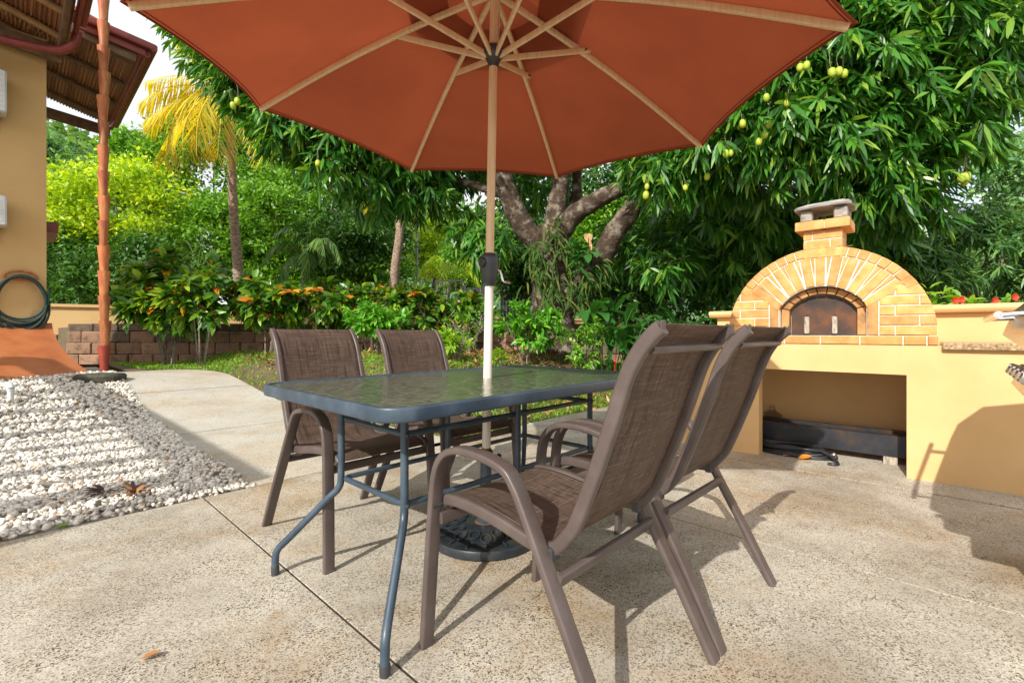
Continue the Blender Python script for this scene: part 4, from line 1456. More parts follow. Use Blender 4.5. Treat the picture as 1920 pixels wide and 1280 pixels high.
def plane_piece(a0, a1, b0, b1, zf, th, name, mat, parent):
    m = MB()
    vs = [(a, b, zf(b) + d) for d in (0, th) for b in (b0, b1) for a in (a0, a1)]
    m.add(vs, [(0, 2, 3, 1), (4, 5, 7, 6), (0, 1, 5, 4), (2, 6, 7, 3), (0, 4, 6, 2), (1, 3, 7, 5)])
    return m.build(name, mat, parent)


def eave(a0, a1, b0, b1, ze, pitch, n_raft, raft_mat):
    zf = lambda b: ze + (b1 - b) * pitch
    roof = plane_piece(a0, a1, b0, b1, lambda b: zf(b) + 0.10, 0.06, 'roof', TERRA, house)
    # cane matting, sticks laid across the rafters
    m = MB()
    nn = int((b1 - b0) / 0.045)
    for i in range(nn):
        b = b0 + (b1 - b0) * (i + 0.5) / nn
        m.sweep([(a0 + 0.02, b, zf(b) + 0.085), (a1 - 0.02, b + random.uniform(-0.006, 0.006), zf(b) + 0.085)], [(0.015 * math.cos(2 * PI * k / 5), 0.015 * math.sin(2 * PI * k / 5)) for k in range(5)], (0, 0, 1), cap=False)
    o = m.build('cane_matting', CANE, roof)
    o['kind'] = 'stuff'
    for i in range(n_raft):
        a = a0 + (a1 - a0) * (i + 0.5) / n_raft
        m = MB(); m.tube([(a, b0, zf(b0) + 0.022), (a, b1 - 0.10, zf(b1 - 0.10) + 0.022)], 0.048, 10)
        m.build('rafter', raft_mat, roof)
    return zf, roof


zf1, roof1 = eave(-9.75, -7.5, -1.5, 0.56, 5.15, 0.30, 3, BAMBOO)
zf2, roof2 = eave(-13.42, -9.425, -1.27, 1.463, 5.372, 0.26, 4, RAFTER)


def fascia_bar(pts, w, h, name, mat, parent):
    m = MB(); m.sweep(pts, flat_oval(h, w, 3), (0, 0, 1)); return m.build(name, mat, parent)


fascia_bar([(-7.5, 0.60, 5.20), (-8.95, 0.60, 5.20)], 0.05, 0.20, 'fascia', FASCIA, roof1)
fascia_bar([(-7.5, 0.665, 5.25), (-8.84, 0.665, 5.25)], 0.08, 0.11, 'gutter', FASCIA, roof1)
fascia_bar([(-9.39, 1.466, 5.435), (-13.34, 1.466, 5.435)], 0.05, 0.18, 'fascia', FASCIA, roof2)
fascia_bar([(-9.415, 0.66, 5.52), (-9.415, 1.51, 5.435)], 0.05, 0.18, 'fascia', FASCIA, roof2)
fascia_bar([(-9.34, 0.64, 5.585), (-9.34, 1.55, 5.50)], 0.08, 0.11, 'gutter', FASCIA, roof2)
fascia_bar([(-9.31, 1.55, 5.49), (-13.39, 1.55, 5.49)], 0.08, 0.11, 'gutter', FASCIA, roof2)
fascia_bar([(-9.49, 0.58, 5.435), (-9.49, 1.34, 5.31)], 0.07, 0.16, 'end_beam', RAFTER, roof2)
fascia_bar([(-13.37, -0.32, 5.47), (-13.37, 1.445, 5.31)], 0.10, 0.22, 'end_beam', RAFTER, roof2)
fascia_bar([(-9.70, -1.5, 5.20), (-9.70, 0.50, 5.06)], 0.10, 0.24, 'end_beam', RAFTER, roof1)
fascia_bar([(-7.5, 0.47, 5.08), (-9.7, 0.47, 5.08)], 0.07, 0.16, 'eave_beam', RAFTER, roof1)
m = MB()
m.tube(curve([(-8.95, 0.62, 5.16), (-8.97, 0.60, 5.02), (-9.02, 0.54, 4.93), (-9.12, 0.44, 4.89), (-9.2, 0.2, 4.87), (-9.35, -0.5, 4.84), (-9.5, -1.2, 4.80)], 6), 0.055, 12)
m.build('downpipe', FASCIA, house)
m = MB(); m.box(HA - 1.9, HA - 0.701, HB - 0.3, HB + 0.16, 2.55, 2.72); m.build('lean_to_roof', FASCIA, house)

for i, (z0, z1, lab) in enumerate(((3.97, 4.56, 'white air conditioner outdoor unit hung high under the eaves'), (2.41, 2.83, 'white air conditioner outdoor unit hung lower, above the garden hose'))):
    ac = thing('air_conditioner', lab, 'air conditioner', uv(HA, -0.46), ANG_UV, 'air conditioners on the house wall')
    m = MB(); m.box(0.06, 0.34, -0.40, 0.40, z0, z1, 0.02); cs = m.build('casing', WHITEPL, ac)
    for k in range(7):
        zz = z0 + 0.08 + (z1 - z0 - 0.16) * k / 6
        m = MB(); m.box(0.3405, 0.349, 0.12, 0.36, zz - 0.008, zz + 0.008); m.build('grille_bar', WHITEPL, cs)
    m = MB(); m.lathe([(0.0, 0), (0.17, 0), (0.18, 0.008), (0.0, 0.009)], 24, (0.3405, -0.12, (z0 + z1) / 2), (1, 0, 0)); m.build('fan_guard', PLASTICGREY, cs)
    for b_ in (-0.3, 0.3):
        m = MB(); m.box(0.0, 0.36, b_ - 0.02, b_ + 0.02, z0 - 0.05, z0 - 0.001); m.box(0.0, 0.03, b_ - 0.02, b_ + 0.02, z0 - 0.2, z0 - 0.051); m.build('bracket', GALV, ac)

hp = uv(HA + 0.07, 0.075)
holder = thing('hose_holder', 'red clay coloured hose holder fixed to the tan house wall', 'hose holder', (hp.x, hp.y, 1.72), ANG_UV)
m = MB(); m.tube([(0, 0.17 * math.cos(PI * k / 14), 0.11 * math.sin(PI * k / 14)) for k in range(15)], 0.018, 9); m.build('arch', TERRA, holder)
m = MB(); m.box(-0.06, 0.03, -0.15, 0.15, -0.02, 0.02, 0.006); m.build('shelf', TERRA, holder)
hose = MB()
for k in range(8):
    pts = []
    dz, rb, rz_ = -0.30 - 0.014 * k, 0.225 + 0.010 * (k % 4), 0.30 + 0.018 * k
    for i in range(40):
        a = 2 * PI * i / 40
        pts.append((0.02 + 0.022 * (k % 3), (rb + 0.05 * (1 - math.sin(a)) * 0.5) * math.cos(a) + 0.012 * math.sin(k * 2.0), dz + rz_ * math.sin(a)))
    hose.tube(pts, 0.0145, 8, closed=True)
hose.tube(curve([(0.05, -0.23, -0.42), (0.05, -0.2, -0.62), (0.05, -0.02, -0.68), (0.06, 0.18, -0.60), (0.06, 0.27, -0.40), (0.05, 0.29, -0.15)], 6), 0.0115, 8)
hose.tube(curve([(0.05, -0.30, -0.45), (0.05, -0.33, -0.58), (0.06, -0.24, -0.68)], 6), 0.0115, 8)
hz = hose.build('garden_hose', HOSEGREEN)
hz.location = (hp.x, hp.y, 1.735); hz.rotation_euler = (0, 0, ANG_UV)
tag(hz, 'dark green garden hose looped over the wall holder above the red ramp', 'hose')

# red painted ramp below the wall
m = MB()
na, nb = 14, 16
vs = []
for i in range(na + 1):
    f = i / na
    for j in range(nb + 1):
        g = j / nb
        b_end = 0.40 + 0.34 * f ** 2.0
        b_ = -3.6 + (b_end + 3.6) * g
        a_end = -8.86 + 0.62 * (1 - max(0, (b_ + 0.6) / 1.3) if b_ > -0.6 else 1.0) * 0.9
        a_ = HA + (a_end - HA) * f
        p = uv(a_, b_)
        zb = gz(p.x, p.y) + 0.025
        vs.append((p.x, p.y, 1.085 + (zb - 1.085) * (f ** 0.92)))
fs = [(i * (nb + 1) + j, (i + 1) * (nb + 1) + j, (i + 1) * (nb + 1) + j + 1, i * (nb + 1) + j + 1) for i in range(na) for j in range(nb)]
nv = len(vs)
edge = [i * (nb + 1) + nb for i in range(na + 1)] + [na * (nb + 1) + j for j in range(nb - 1, -1, -1)]
low = [(vs[i][0], vs[i][1], vs[i][2] - 0.9) for i in edge]
fs += [(edge[i], edge[i + 1], nv + i + 1, nv + i) for i in range(len(edge) - 1)]
m.add(vs + low, fs)
ramp_o = m.build('ramp', REDPAINT, None, 0.5)
tag(ramp_o, kind='structure')

# white plastic pipe sticking out of the gravel
pp = thing('plastic_pipe', 'white plastic pipe with an elbow standing in the gravel before the ramp', 'pipe', (0, 0, 0))
q = at(20, 718, 5.05)
zg = gz(q.x, q.y)
m = MB(); m.tube([(q.x, q.y, zg - 0.05), (q.x, q.y, zg + 0.125)], 0.027, 14); m.build('upright', WHITEPL, pp)
m = MB(); m.tube(curve([(q.x, q.y, zg + 0.1255), (q.x, q.y, zg + 0.155), (q.x - 0.03, q.y + 0.01, zg + 0.178), (q.x - 0.06, q.y + 0.02, zg + 0.18)], 5), 0.033, 14); m.build('elbow', WHITEPL, pp)
m = MB(); m.tube([(q.x - 0.0605, q.y + 0.02, zg + 0.18), (q.x - 0.75, q.y + 0.25, zg + 0.182)], 0.026, 14); m.build('run', WHITEPL, pp)

# flat stone where gravel meets the path
m = MB()
n = 16
c0 = at(188, 708, 6.2)
zz = gz(c0.x, c0.y)
out = [(0.27 * math.copysign(abs(math.cos(2 * PI * i / n)) ** 0.6, math.cos(2 * PI * i / n)) * random.uniform(0.95, 1.05), 0.20 * math.copysign(abs(math.sin(2 * PI * i / n)) ** 0.6, math.sin(2 * PI * i / n)) * random.uniform(0.94, 1.06)) for i in range(n)]
vs = [(c0.x + x, c0.y + y, zz - 0.01) for x, y in out] + [(c0.x + x * 1.02, c0.y + y * 1.02, zz + 0.055) for x, y in out] + [(c0.x + x * 0.93, c0.y + y * 0.9, zz + 0.082 + random.uniform(-0.004, 0.004)) for x, y in out]
fs = [tuple(range(2 * n, 3 * n))]
for k in range(2):
    fs += [(k * n + i, k * n + (i + 1) % n, k * n + n + (i + 1) % n, k * n + n + i) for i in range(n)]
m.add(vs, fs)
st = m.build('stone_slab', MOSSSTONE)
tag(st, 'dark mossy oblong stone slab where the gravel meets the path', 'stone')

# terracotta downspout of nested clay tiles
c0 = at(196, 690, 6.95)
ds = thing('clay_downspout', 'tall downspout of nested terracotta cups rising from the lawn edge', 'downspout', (c0.x, c0.y, gz(c0.x, c0.y)))
sl = 0.38
for k in range(16):
    rj = random.uniform(-0.004, 0.004)
    m = MB()
    m.lathe([(0.043, 0.0), (0.048, 0.0), (0.057 + rj, sl * 0.5), (0.074 + rj, sl), (0.068 + rj, sl), (0.051, sl * 0.5), (0.041, 0.02)], 16, (0, 0, 0))
    s_ = m.build('clay_cup', REDTERRA if k == 0 else TERRA, ds, 0.7)
    s_.location = (random.uniform(-0.006, 0.006) - 0.003 * k * 0.5, random.uniform(-0.006, 0.006), 0.01 + k * (sl - 0.012))
    s_.rotation_euler = (random.uniform(-0.01, 0.01), random.uniform(-0.012, 0.012), random.uniform(0, 6))
m = MB(); m.tube([(0, 0, 0.02), (-0.02, 0, 16 * sl)], 0.03, 8); m.build('core_pipe', RUBBER, ds)

# ------------------------------------------------------------------ retaining wall of blocks
rw = thing('retaining_wall', 'low retaining wall of rough brown concrete blocks behind the croton shrubs', 'retaining wall', (0, 9.15, 0))
x_start, x_end = -8.66, 2.0
zt = 1.125
courses = [(0.15, MOSSBLOCK, 0.02), (0.225, BLOCK, 0.0), (0.225, BLOCK, -0.03), (0.20, BLOCK, -0.05)]
z = zt
for ci, (hh, mt, fwd) in enumerate(courses):
    x = x_start + (0.0 if ci % 2 == 0 else -0.0)
    first = True
    while x < x_end:
        L = random.uniform(0.46, 0.50)
        if first and ci % 2 == 1:
            L = 0.27
        first = False
        m = MB()
        y0 = -0.02 + fwd + random.uniform(-0.012, 0.012)
        g = 0.010 if ci else 0.004
        m.box(x + g, x + L - g, y0, y0 + 0.27, z - hh + 0.004, z - 0.004, 0.012)
        for i, v in enumerate(m.v):
            m.v[i] = (v[0] + random.uniform(-0.006, 0.006), v[1] + random.uniform(-0.010, 0.010), v[2] + random.uniform(-0.004, 0.004))
        m.build('block', mt if random.random() < 0.8 else MOSSBLOCK, rw, 0.4)
        x += L
    z -= hh
MB().box(x_start + 0.05, x_end - 0.05, 0.10, 0.20, 0.3, zt - 0.02).build('backing', JOINT, rw)
terr = MB()
terr.slab([(-8.7, 9.30), (14, 9.30), (40, 60), (-40, 60), (-14, 14)], 0.2, 1.06)
terr = terr.build('terrace', SOIL)
tag(terr, kind='structure')

# pale yellow boundary wall beyond
bwall = thing('boundary_wall', 'long low cream boundary wall with cap and pillars beyond the block wall', 'wall', (0, 0, 0))
BA, BB, BC = Vector((-11.4, 10.8)), Vector((-9.15, 12.15)), Vector((3.5, 20.5))


def wall_run(A, B, z1, name):
    d = (B - A).normalized(); nml = Vector((-d.y, d.x))
    m = MB()
    P = [A - nml * 0.09, B - nml * 0.09, B + nml * 0.09, A + nml * 0.09]
    m.slab([tuple(p) for p in P], 0.9, z1 - 0.07); m.build(name, PALEPL, bwall)
    m = MB()
    P = [A - nml * 0.14, B - nml * 0.14, B + nml * 0.14, A + nml * 0.14]
    m.slab([tuple(p) for p in P], z1 - 0.0698, z1); m.build('cap', PALEPL, bwall)


wall_run(BA, BB - Vector((0.12, 0.06)), 1.63, 'wall_panel')
wall_run(BB + Vector((0.14, 0.08)), BC, 1.555, 'wall_panel')
for f, zt_ in ((0.0, 2.02), (0.36, 2.0), (0.75, 2.0)):
    c = BB + (BC - BB) * f
    m = MB(); m.box(c.x - 0.13, c.x + 0.13, c.y - 0.13, c.y + 0.13, 0.9, zt_, 0.01); pl = m.build('pillar', PALEPL, bwall)
    m = MB(); m.box(c.x - 0.17, c.x + 0.17, c.y - 0.17, c.y + 0.17, zt_ + 0.0005, zt_ + 0.07, 0.01); m.build('pillar_cap', PALEPL, pl)
m = MB(); m.box(BB.x - 0.06, BB.x + 0.06, BB.y - 0.21, BB.y - 0.131, 1.55, 1.75, 0.02); m.build('wall_lamp', WHITEPL, bwall)

# ------------------------------------------------------------------ lawn grass and leaf litter
def lawn_points(n, amin, amax, bmin, bmax):
    a = rng.uniform(amin, amax, n); b = rng.uniform(bmin, bmax, n)
    x = a * UX.x + b * VX.x; y = a * UX.y + b * VX.y
    keep = (y < 9.2) & (np.abs(x / np.maximum(y, 0.1)) < 1.15) & (y > 3.5)
    return x[keep], y[keep]


def vnoise(x, y, s, seed=0):
    return 0.5 + 0.25 * (np.sin(x * s + 1.3 * seed) + np.sin(y * s * 1.13 + 2.1 * seed + 0.7 * np.sin(x * s * 0.6))) * np.cos((x + y) * s * 0.37 + seed)


x, y = lawn_points(300000, -14.0, -3.2, 1.3, 11.0)
aa_ = x * UX.x + y * UX.y; bb_2 = x * VX.x + y * VX.y
edge_ = 2.66 - 0.08 * np.maximum(0, -3.2 - aa_) - 0.75 * np.clip((-8.0 - aa_) / 1.25, 0, 1) ** 2.2
keep = bb_2 > edge_ + 0.02
x, y = x[keep], y[keep]
dens = vnoise(x, y, 1.7, 1)
litter_zone = (np.exp(-((x + 4.0) ** 2 / 1.2 + (y - 7.4) ** 2 / 0.35)) + np.exp(-((x - 0.2) ** 2 / 3.5 + (y - 8.0) ** 2 / 1.1)))
keep = rng.random(len(x)) < np.clip(0.55 + 0.7 * (dens - 0.3) - 0.6 * litter_zone, 0.08, 0.95) * 0.75
x, y = x[keep], y[keep]
N = len(x)
base_ = np.stack([x, y, ground_z(x, y) - 0.012], -1)
d = nrm(np.stack([rng.normal(0, 0.55, N), rng.normal(0, 0.55, N), np.ones(N)], -1))
gl = rng.uniform(0.04, 0.10, N)
me = leaf_mesh('grass', base_, d, np.stack([rng.normal(size=N), rng.normal(size=N), np.zeros(N)], -1), gl, 0.013 * rng.uniform(0.7, 1.5, N), GRASSM, droop=0.25, kind='quad')
tag(link('grass', me), 'short green lawn grass rising behind the patio', 'grass', kind='stuff')

x, y = lawn_points(22000, -12.0, -3.22, 2.7, 11.0)
litter_zone = (np.exp(-((x + 4.0) ** 2 / 1.6 + (y - 7.4) ** 2 / 0.5)) + np.exp(-((x - 0.2) ** 2 / 4.0 + (y - 8.0) ** 2 / 1.6)) + 0.45 * np.exp(-((x - 0.4) ** 2 / 3.0 + (y - 6.0) ** 2 / 1.0)))
keep = rng.random(len(x)) < np.clip(0.10 + 0.9 * litter_zone, 0, 0.9)
x, y = x[keep], y[keep]
N = len(x)
base_ = np.stack([x, y, ground_z(x, y) + rng.uniform(0.0, 0.045, N)], -1)
d = nrm(np.stack([rng.normal(size=N), rng.normal(size=N), rng.normal(0, 0.25, N)], -1))
me = leaf_mesh('leaf_litter', base_, d, np.stack([rng.normal(0, 0.35, N), rng.normal(0, 0.35, N), np.ones(N)], -1), rng.uniform(0.05, 0.13, N), rng.uniform(0.02, 0.045, N), LITTER, droop=-0.15, kind='lance')
tag(link('leaf_litter', me), 'dry brown fallen leaves scattered over the lawn under the trees', 'leaves', kind='stuff')


def fallen(px, py, lab, L=0.07, rot=0.6, mat=LITTER):
    Y = F * H / (py - YH)
    x_, y_ = (px - 960) * Y / F, Y
    z_ = gz(x_, y_) + 0.006
    me = leaf_mesh('fallen_leaf', np.array([[x_, y_, z_]]), np.array([[math.cos(rot), math.sin(rot), 0.12]]), np.array([[0.1, 0.1, 1.0]]), L, L * 0.55, mat, droop=-0.1, kind='broad', fold=0.5)
    return tag(link('fallen_leaf', me), lab, 'leaf')


fallen(262, 1240, 'single orange brown leaf lying alone on the wide concrete slab', 0.05, 0.4)
fallen(100, 992, 'yellow green leaf on the rim of the gravel', 0.06, 0.3, SAPLING)
fallen(405, 712, 'brown curled leaf lying alone on the path', 0.10, 0.2)
p = wpt(0.33, 0.06)
for k, (t_, d_, lab) in enumerate(((0.20, 0.075, 'small orange leaf against the coiled rubber hose'), (0.30, 0.05, 'large orange dry leaf before the coiled rubber hose'))):
    p = wpt(t_, d_, 0.012)
    me = leaf_mesh('fallen_leaf', np.array([[p.x, p.y, p.z]]), np.array([[0.8, -0.3, 0.12]]), np.array([[-0.3, -0.5, 1.0]]), 0.05 + 0.04 * k, 0.03 + 0.015 * k, CROTONYEL, droop=-0.1, kind='broad', fold=0.5)
    tag(link('fallen_leaf', me), lab, 'leaf')


# ------------------------------------------------------------------ shrubs
def shrub(name, label, cat, px, py_top, py_base, Y, rx_px, mat, n, L, Wd, stems=6, kind='broad', stem_mat=None, group=None, lower=0.45, accent=None, per=7, hang=0.25):
    """stems fanning out from the foot, rosettes of leaves over the upper part"""
    foot = at(px, py_base, Y)
    foot.z = gz(foot.x, foot.y)
    top = at(px, py_top, Y)
    r = rx_px * Y / F
    hgt = top.z - foot.z
    o = thing(name, label, cat, foot, 0, group)
    cz = hgt * (1 + lower) / 2
    rz_ = hgt * (1 - lower) / 2
    ends = []
    ms = stem_mat or TWIG
    for k in range(stems):
        a = 2 * PI * k / stems + random.uniform(-0.4, 0.4)
        rr = r * random.uniform(0.25, 0.75)
        e = Vector((rr * math.cos(a), rr * 0.7 * math.sin(a), cz + rz_ * random.uniform(-0.2, 0.5)))
        m = MB()
        b0 = Vector((0.10 * r * math.cos(a), 0.10 * r * math.sin(a), -0.03))
        mid = b0.lerp(e, 0.5) + Vector((random.uniform(-1, 1), random.uniform(-1, 1), 0)) * 0.16 * r + Vector((0, 0, 0.1 * hgt))
        r0 = 0.007 + 0.010 * min(1, hgt) * random.uniform(0.6, 1.1)
        limb(m, [b0, mid, e], r0, r0 * 0.45, 7, 5)
        for q in range(2):
            e2_ = mid.lerp(e, 0.5) + Vector((random.uniform(-1, 1) * 0.45 * r, random.uniform(-1, 1) * 0.3 * r, 0.25 * rz_))
            limb(m, [mid.lerp(e, 0.1), e2_], r0 * 0.55, r0 * 0.3, 6, 3)
        m.build('stem', ms, o)
    lobes = [((0, 0, cz), (r * 0.85, r * 0.7, rz_ * 0.85))]
    for k in range(6):
        a = random.uniform(0, 2 * PI)
        lobes.append(((0.55 * r * math.cos(a), 0.4 * r * math.sin(a), cz + rz_ * random.uniform(-0.5, 0.5)), (r * 0.48, r * 0.42, rz_ * 0.5)))
    P, Nn = lobes_points(lobes, 1.0, 0.55)
    sel = rng.choice(len(P), size=n, replace=len(P) < n)
    P, Nn = P[sel] + rng.normal(size=(n, 3)) * 0.02, Nn[sel]
    b_, d_, u_, l_, w_ = whorl_leaves(P, nrm(Nn + np.array([0, -0.15, 0.5])), per, L, Wd, hang)
    me = leaf_mesh('foliage', b_, d_, u_, l_, w_, mat, droop=0.22, kind=kind, fold=0.35)
    f = link('foliage', me, o); f['kind'] = 'stuff'
    if accent:
        for (ax, ay, am) in accent:
            w = at(ax, ay, Y - r * 0.55) - foot
            m_ = 9
            ang = rng.uniform(0, 2 * PI, m_)
            d_ = np.stack([np.cos(ang), np.sin(ang) * 0.8 - 0.3, rng.uniform(-0.1, 0.7, m_)], -1)
            me = leaf_mesh('leaf_rosette', np.tile(np.array(w), (m_, 1)), d_, np.tile([0, -0.4, 1.0], (m_, 1)), L * 0.95, Wd * 0.95, am, 0.3, 'broad', 0.35)
            link('leaf_rosette', me, o)
    return o


G_CR = 'croton shrubs along the block wall'
shrub('croton_shrub', 'tall croton with bright orange leaf rosettes low on its left side', 'shrub', 318, 462, 655, 8.3, 82, CROTON, 360, 0.26, 0.10, 7, lower=0.24, group=G_CR,
      accent=[(276, 545, CROTONYEL), (268, 578, CROTONYEL), (284, 582, CROTONYEL), (300, 575, CROTONYEL)])
shrub('croton_shrub', 'spindly green croton on thin white stems beside the tall croton', 'shrub', 378, 495, 652, 8.1, 48, CROTONDARK, 95, 0.24, 0.085, 5, lower=0.40, group=G_CR)
shrub('croton_shrub', 'compact croton with dark red undersides behind the lawn side chair near the gravel', 'shrub', 505, 505, 650, 8.5, 62, CROTONDARK, 220, 0.24, 0.10, 6, lower=0.30, group=G_CR, accent=[(545, 548, CROTONYEL)])
shrub('croton_shrub', 'dense dark green and red croton in the middle of the hedge', 'shrub', 605, 520, 645, 8.7, 62, CROTONDARK, 210, 0.23, 0.09, 5, lower=0.35, group=G_CR, accent=[(590, 542, CROTONYEL)])
shrub('croton_shrub', 'croton hedge plant with mottled leaves behind the bright green bush', 'shrub', 695, 520, 640, 8.9, 70, CROTONDARK, 220, 0.21, 0.085, 5, lower=0.3, group=G_CR, accent=[(655, 582, CROTONYEL)])
shrub('croton_shrub', 'croton at the hedge end with orange leaves near the umbrella pole', 'shrub', 785, 535, 640, 8.9, 62, CROTONDARK, 200, 0.21, 0.085, 5, lower=0.3, group=G_CR, accent=[(780, 552, CROTONYEL)])
shrub('croton_shrub', 'low dark croton behind the umbrella pole', 'shrub', 868, 545, 640, 8.8, 58, CROTONDARK, 160, 0.17, 0.07, 5, lower=0.25, group=G_CR)
shrub('green_shrub', 'glossy bright green bush behind the gap between the lawn side chairs', 'shrub', 715, 565, 672, 7.6, 72, SHRUB, 230, 0.13, 0.05, 6, lower=0.3, group='bright green bushes')
shrub('green_shrub', 'glossy bright green bush left of the mango trunk', 'shrub', 985, 552, 668, 7.6, 72, SHRUB, 270, 0.13, 0.05, 6, lower=0.22, group='bright green bushes')
shrub('green_shrub', 'small pale green sapling in the lawn beside the umbrella pole', 'sapling', 855, 615, 690, 6.9, 32, SAPLING, 60, 0.11, 0.035, 4, lower=0.12, per=7)
shrub('green_shrub', 'tiny yellow green seedling right of the umbrella pole', 'sapling', 935, 652, 692, 6.8, 16, SAPLING, 14, 0.11, 0.035, 3, lower=0.15)
shrub('green_shrub', 'loose shrub with small round leaves right of the mango trunk', 'shrub', 1098, 590, 690, 7.3, 46, MIDLEAF, 130, 0.075, 0.04, 6, lower=0.1, per=6)
shrub('green_shrub', 'bare twiggy bush with few leaves behind the umbrella pole', 'shrub', 880, 565, 660, 7.9, 60, MIDLEAF, 60, 0.085, 0.05, 9, lower=0.15, per=5)
shrub('green_shrub', 'small weedy plant at the foot of the bare twiggy bush', 'shrub', 745, 620, 690, 7.2, 30, SAPLING, 30, 0.10, 0.04, 3, lower=0.1)
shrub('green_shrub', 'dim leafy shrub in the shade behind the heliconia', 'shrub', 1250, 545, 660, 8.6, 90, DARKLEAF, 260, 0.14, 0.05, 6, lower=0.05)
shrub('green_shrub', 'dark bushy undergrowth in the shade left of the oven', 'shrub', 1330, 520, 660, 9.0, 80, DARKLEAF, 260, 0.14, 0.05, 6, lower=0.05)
# plants behind the garden wall
shrub('croton_shrub', 'yellow green croton behind the garden wall, next to the oven arch', 'shrub', 1758, 532, 575, 5.2, 26, SAPLING, 16, 0.16, 0.05, 3, lower=0.1, group='plants behind the garden wall')
shrub('croton_shrub', 'yellow green croton with several heads behind the garden wall cap', 'shrub', 1828, 534, 575, 5.1, 34, SAPLING, 22, 0.16, 0.05, 3, lower=0.1, group='plants behind the garden wall')
shrub('croton_shrub', 'golden croton behind the garden wall at its far right', 'shrub', 1910, 538, 575, 5.0, 24, SAPLING, 14, 0.16, 0.05, 3, lower=0.1, group='plants behind the garden wall')
hib = shrub('hibiscus_bush', 'low leafy bush with red flowers along the garden wall cap', 'shrub', 1830, 552, 585, 4.75, 95, SHRUB, 170, 0.075, 0.04, 6, lower=0.1)
for px_, py_ in ((1789, 563), (1800, 562), (1863, 564), (1900, 557)):
    w = at(px_, py_, 4.45) - hib.location
    an_ = np.arange(5) * 2 * PI / 5
    d_ = np.stack([np.cos(an_), -0.5 * np.ones(5), np.sin(an_)], -1)
    link('flower', leaf_mesh('flower', np.tile(np.array(w), (5, 1)), d_, np.tile([0, -1.0, 0.2], (5, 1)), 0.045, 0.04, REDFLOWER, 0.05, 'broad', 0.2), hib)

# purple plant in the gravel
q = at(225, 925, 2.66); q.z = gz(q.x, q.y)
br = thing('purple_spiderwort', 'small purple leaved plant half withered in the gravel', 'plant', q)
for k in range(3):
    cx_, cy_ = ((-0.09, 0.0), (0.05, 0.03), (0.10, -0.02))[k]
    n_ = (12, 10, 14)[k]
    ang = rng.uniform(0, 2 * PI, n_)
    d_ = np.stack([np.cos(ang), np.sin(ang), rng.uniform(0.2, 1.2, n_)], -1)
    me = leaf_mesh('leaf_rosette', np.tile([cx_, cy_, 0.03], (n_, 1)), d_, np.tile([0, 0, 1.0], (n_, 1)), rng.uniform(0.08, 0.15, n_), 0.022, PURPLE if k < 2 else LITTER, 0.35, 'lance')
    link('leaf_rosette', me, br)
for k, (px_, py_) in enumerate(((185, 952), (172, 930))):
    m = MB()
    q2 = at(px_, py_, F * H / (py_ - YH))
    vs = [tuple(Vector(v) * 1.0) for v in ico_v]
    m.add([(q2.x + v[0] * 0.045 * random.uniform(0.85, 1.15), q2.y + v[1] * 0.03, 0.02 + v[2] * 0.022) for v in vs], [tuple(f) for f in ico_f])
    tag(m.build('rock', MOSSSTONE, None, 0.9), ('brown rock beside the purple plant at the gravel rim', 'smaller brown rock under the purple leaves')[k], 'rock')


# heliconias: every big leaf its own part
def big_leaf_plant(name, label, cat, foot, leaves, mat, stem_h=0.5, group=None):
    o = thing(name, label, cat, foot, 0, group)
    for (ang, elev, L, Wd, z0, off) in leaves:
        d = Vector((math.cos(ang) * math.cos(elev), math.sin(ang) * math.cos(elev), math.sin(elev)))
        s = d.cross(Vector((0, 0, 1))).normalized()
        n_ = s.cross(d)
        b = Vector((off[0], off[1], z0))
        vs, fs = [], []
        K = 9
        for i in range(K + 1):
            t = i / K
            w = Wd * (math.sin(PI * min(1, t * 0.93 + 0.05)) ** 0.7) * 0.5
            c = b + d * (L * t) + Vector((0, 0, -0.45 * L * t * t))
            wav = 0.012 * math.sin(i * 2.3)
            vs += [c - s * w + n_ * (0.28 * w + wav), c, c + s * w + n_ * (0.28 * w - wav)]
        for i in range(K):
            fs += [(i * 3, i * 3 + 1, i * 3 + 4, i * 3 + 3), (i * 3 + 1, i * 3 + 2, i * 3 + 5, i * 3 + 4)]
        m = MB(); m.add(vs, fs)
        lf = m.build('leaf', mat, o, 1.0, fix=False)
        m = MB(); m.tube([(off[0] * 0.5, off[1] * 0.5, -0.02), tuple(b), tuple(b + d * L * 0.5 + Vector((0, 0, -0.115 * L)))], 0.009, 6)
        m.build('stalk', mat, lf)
    return o


def leaf_set(n, L0, L1, W0_, W1, z0, z1, spread, e0=0.1, e1_=1.1):
    return [(random.uniform(0, 2 * PI), random.uniform(e0, e1_), random.uniform(L0, L1), random.uniform(W0_, W1), random.uniform(z0, z1), (random.uniform(-spread, spread), random.uniform(-spread, spread) * 0.6)) for _ in range(n)]


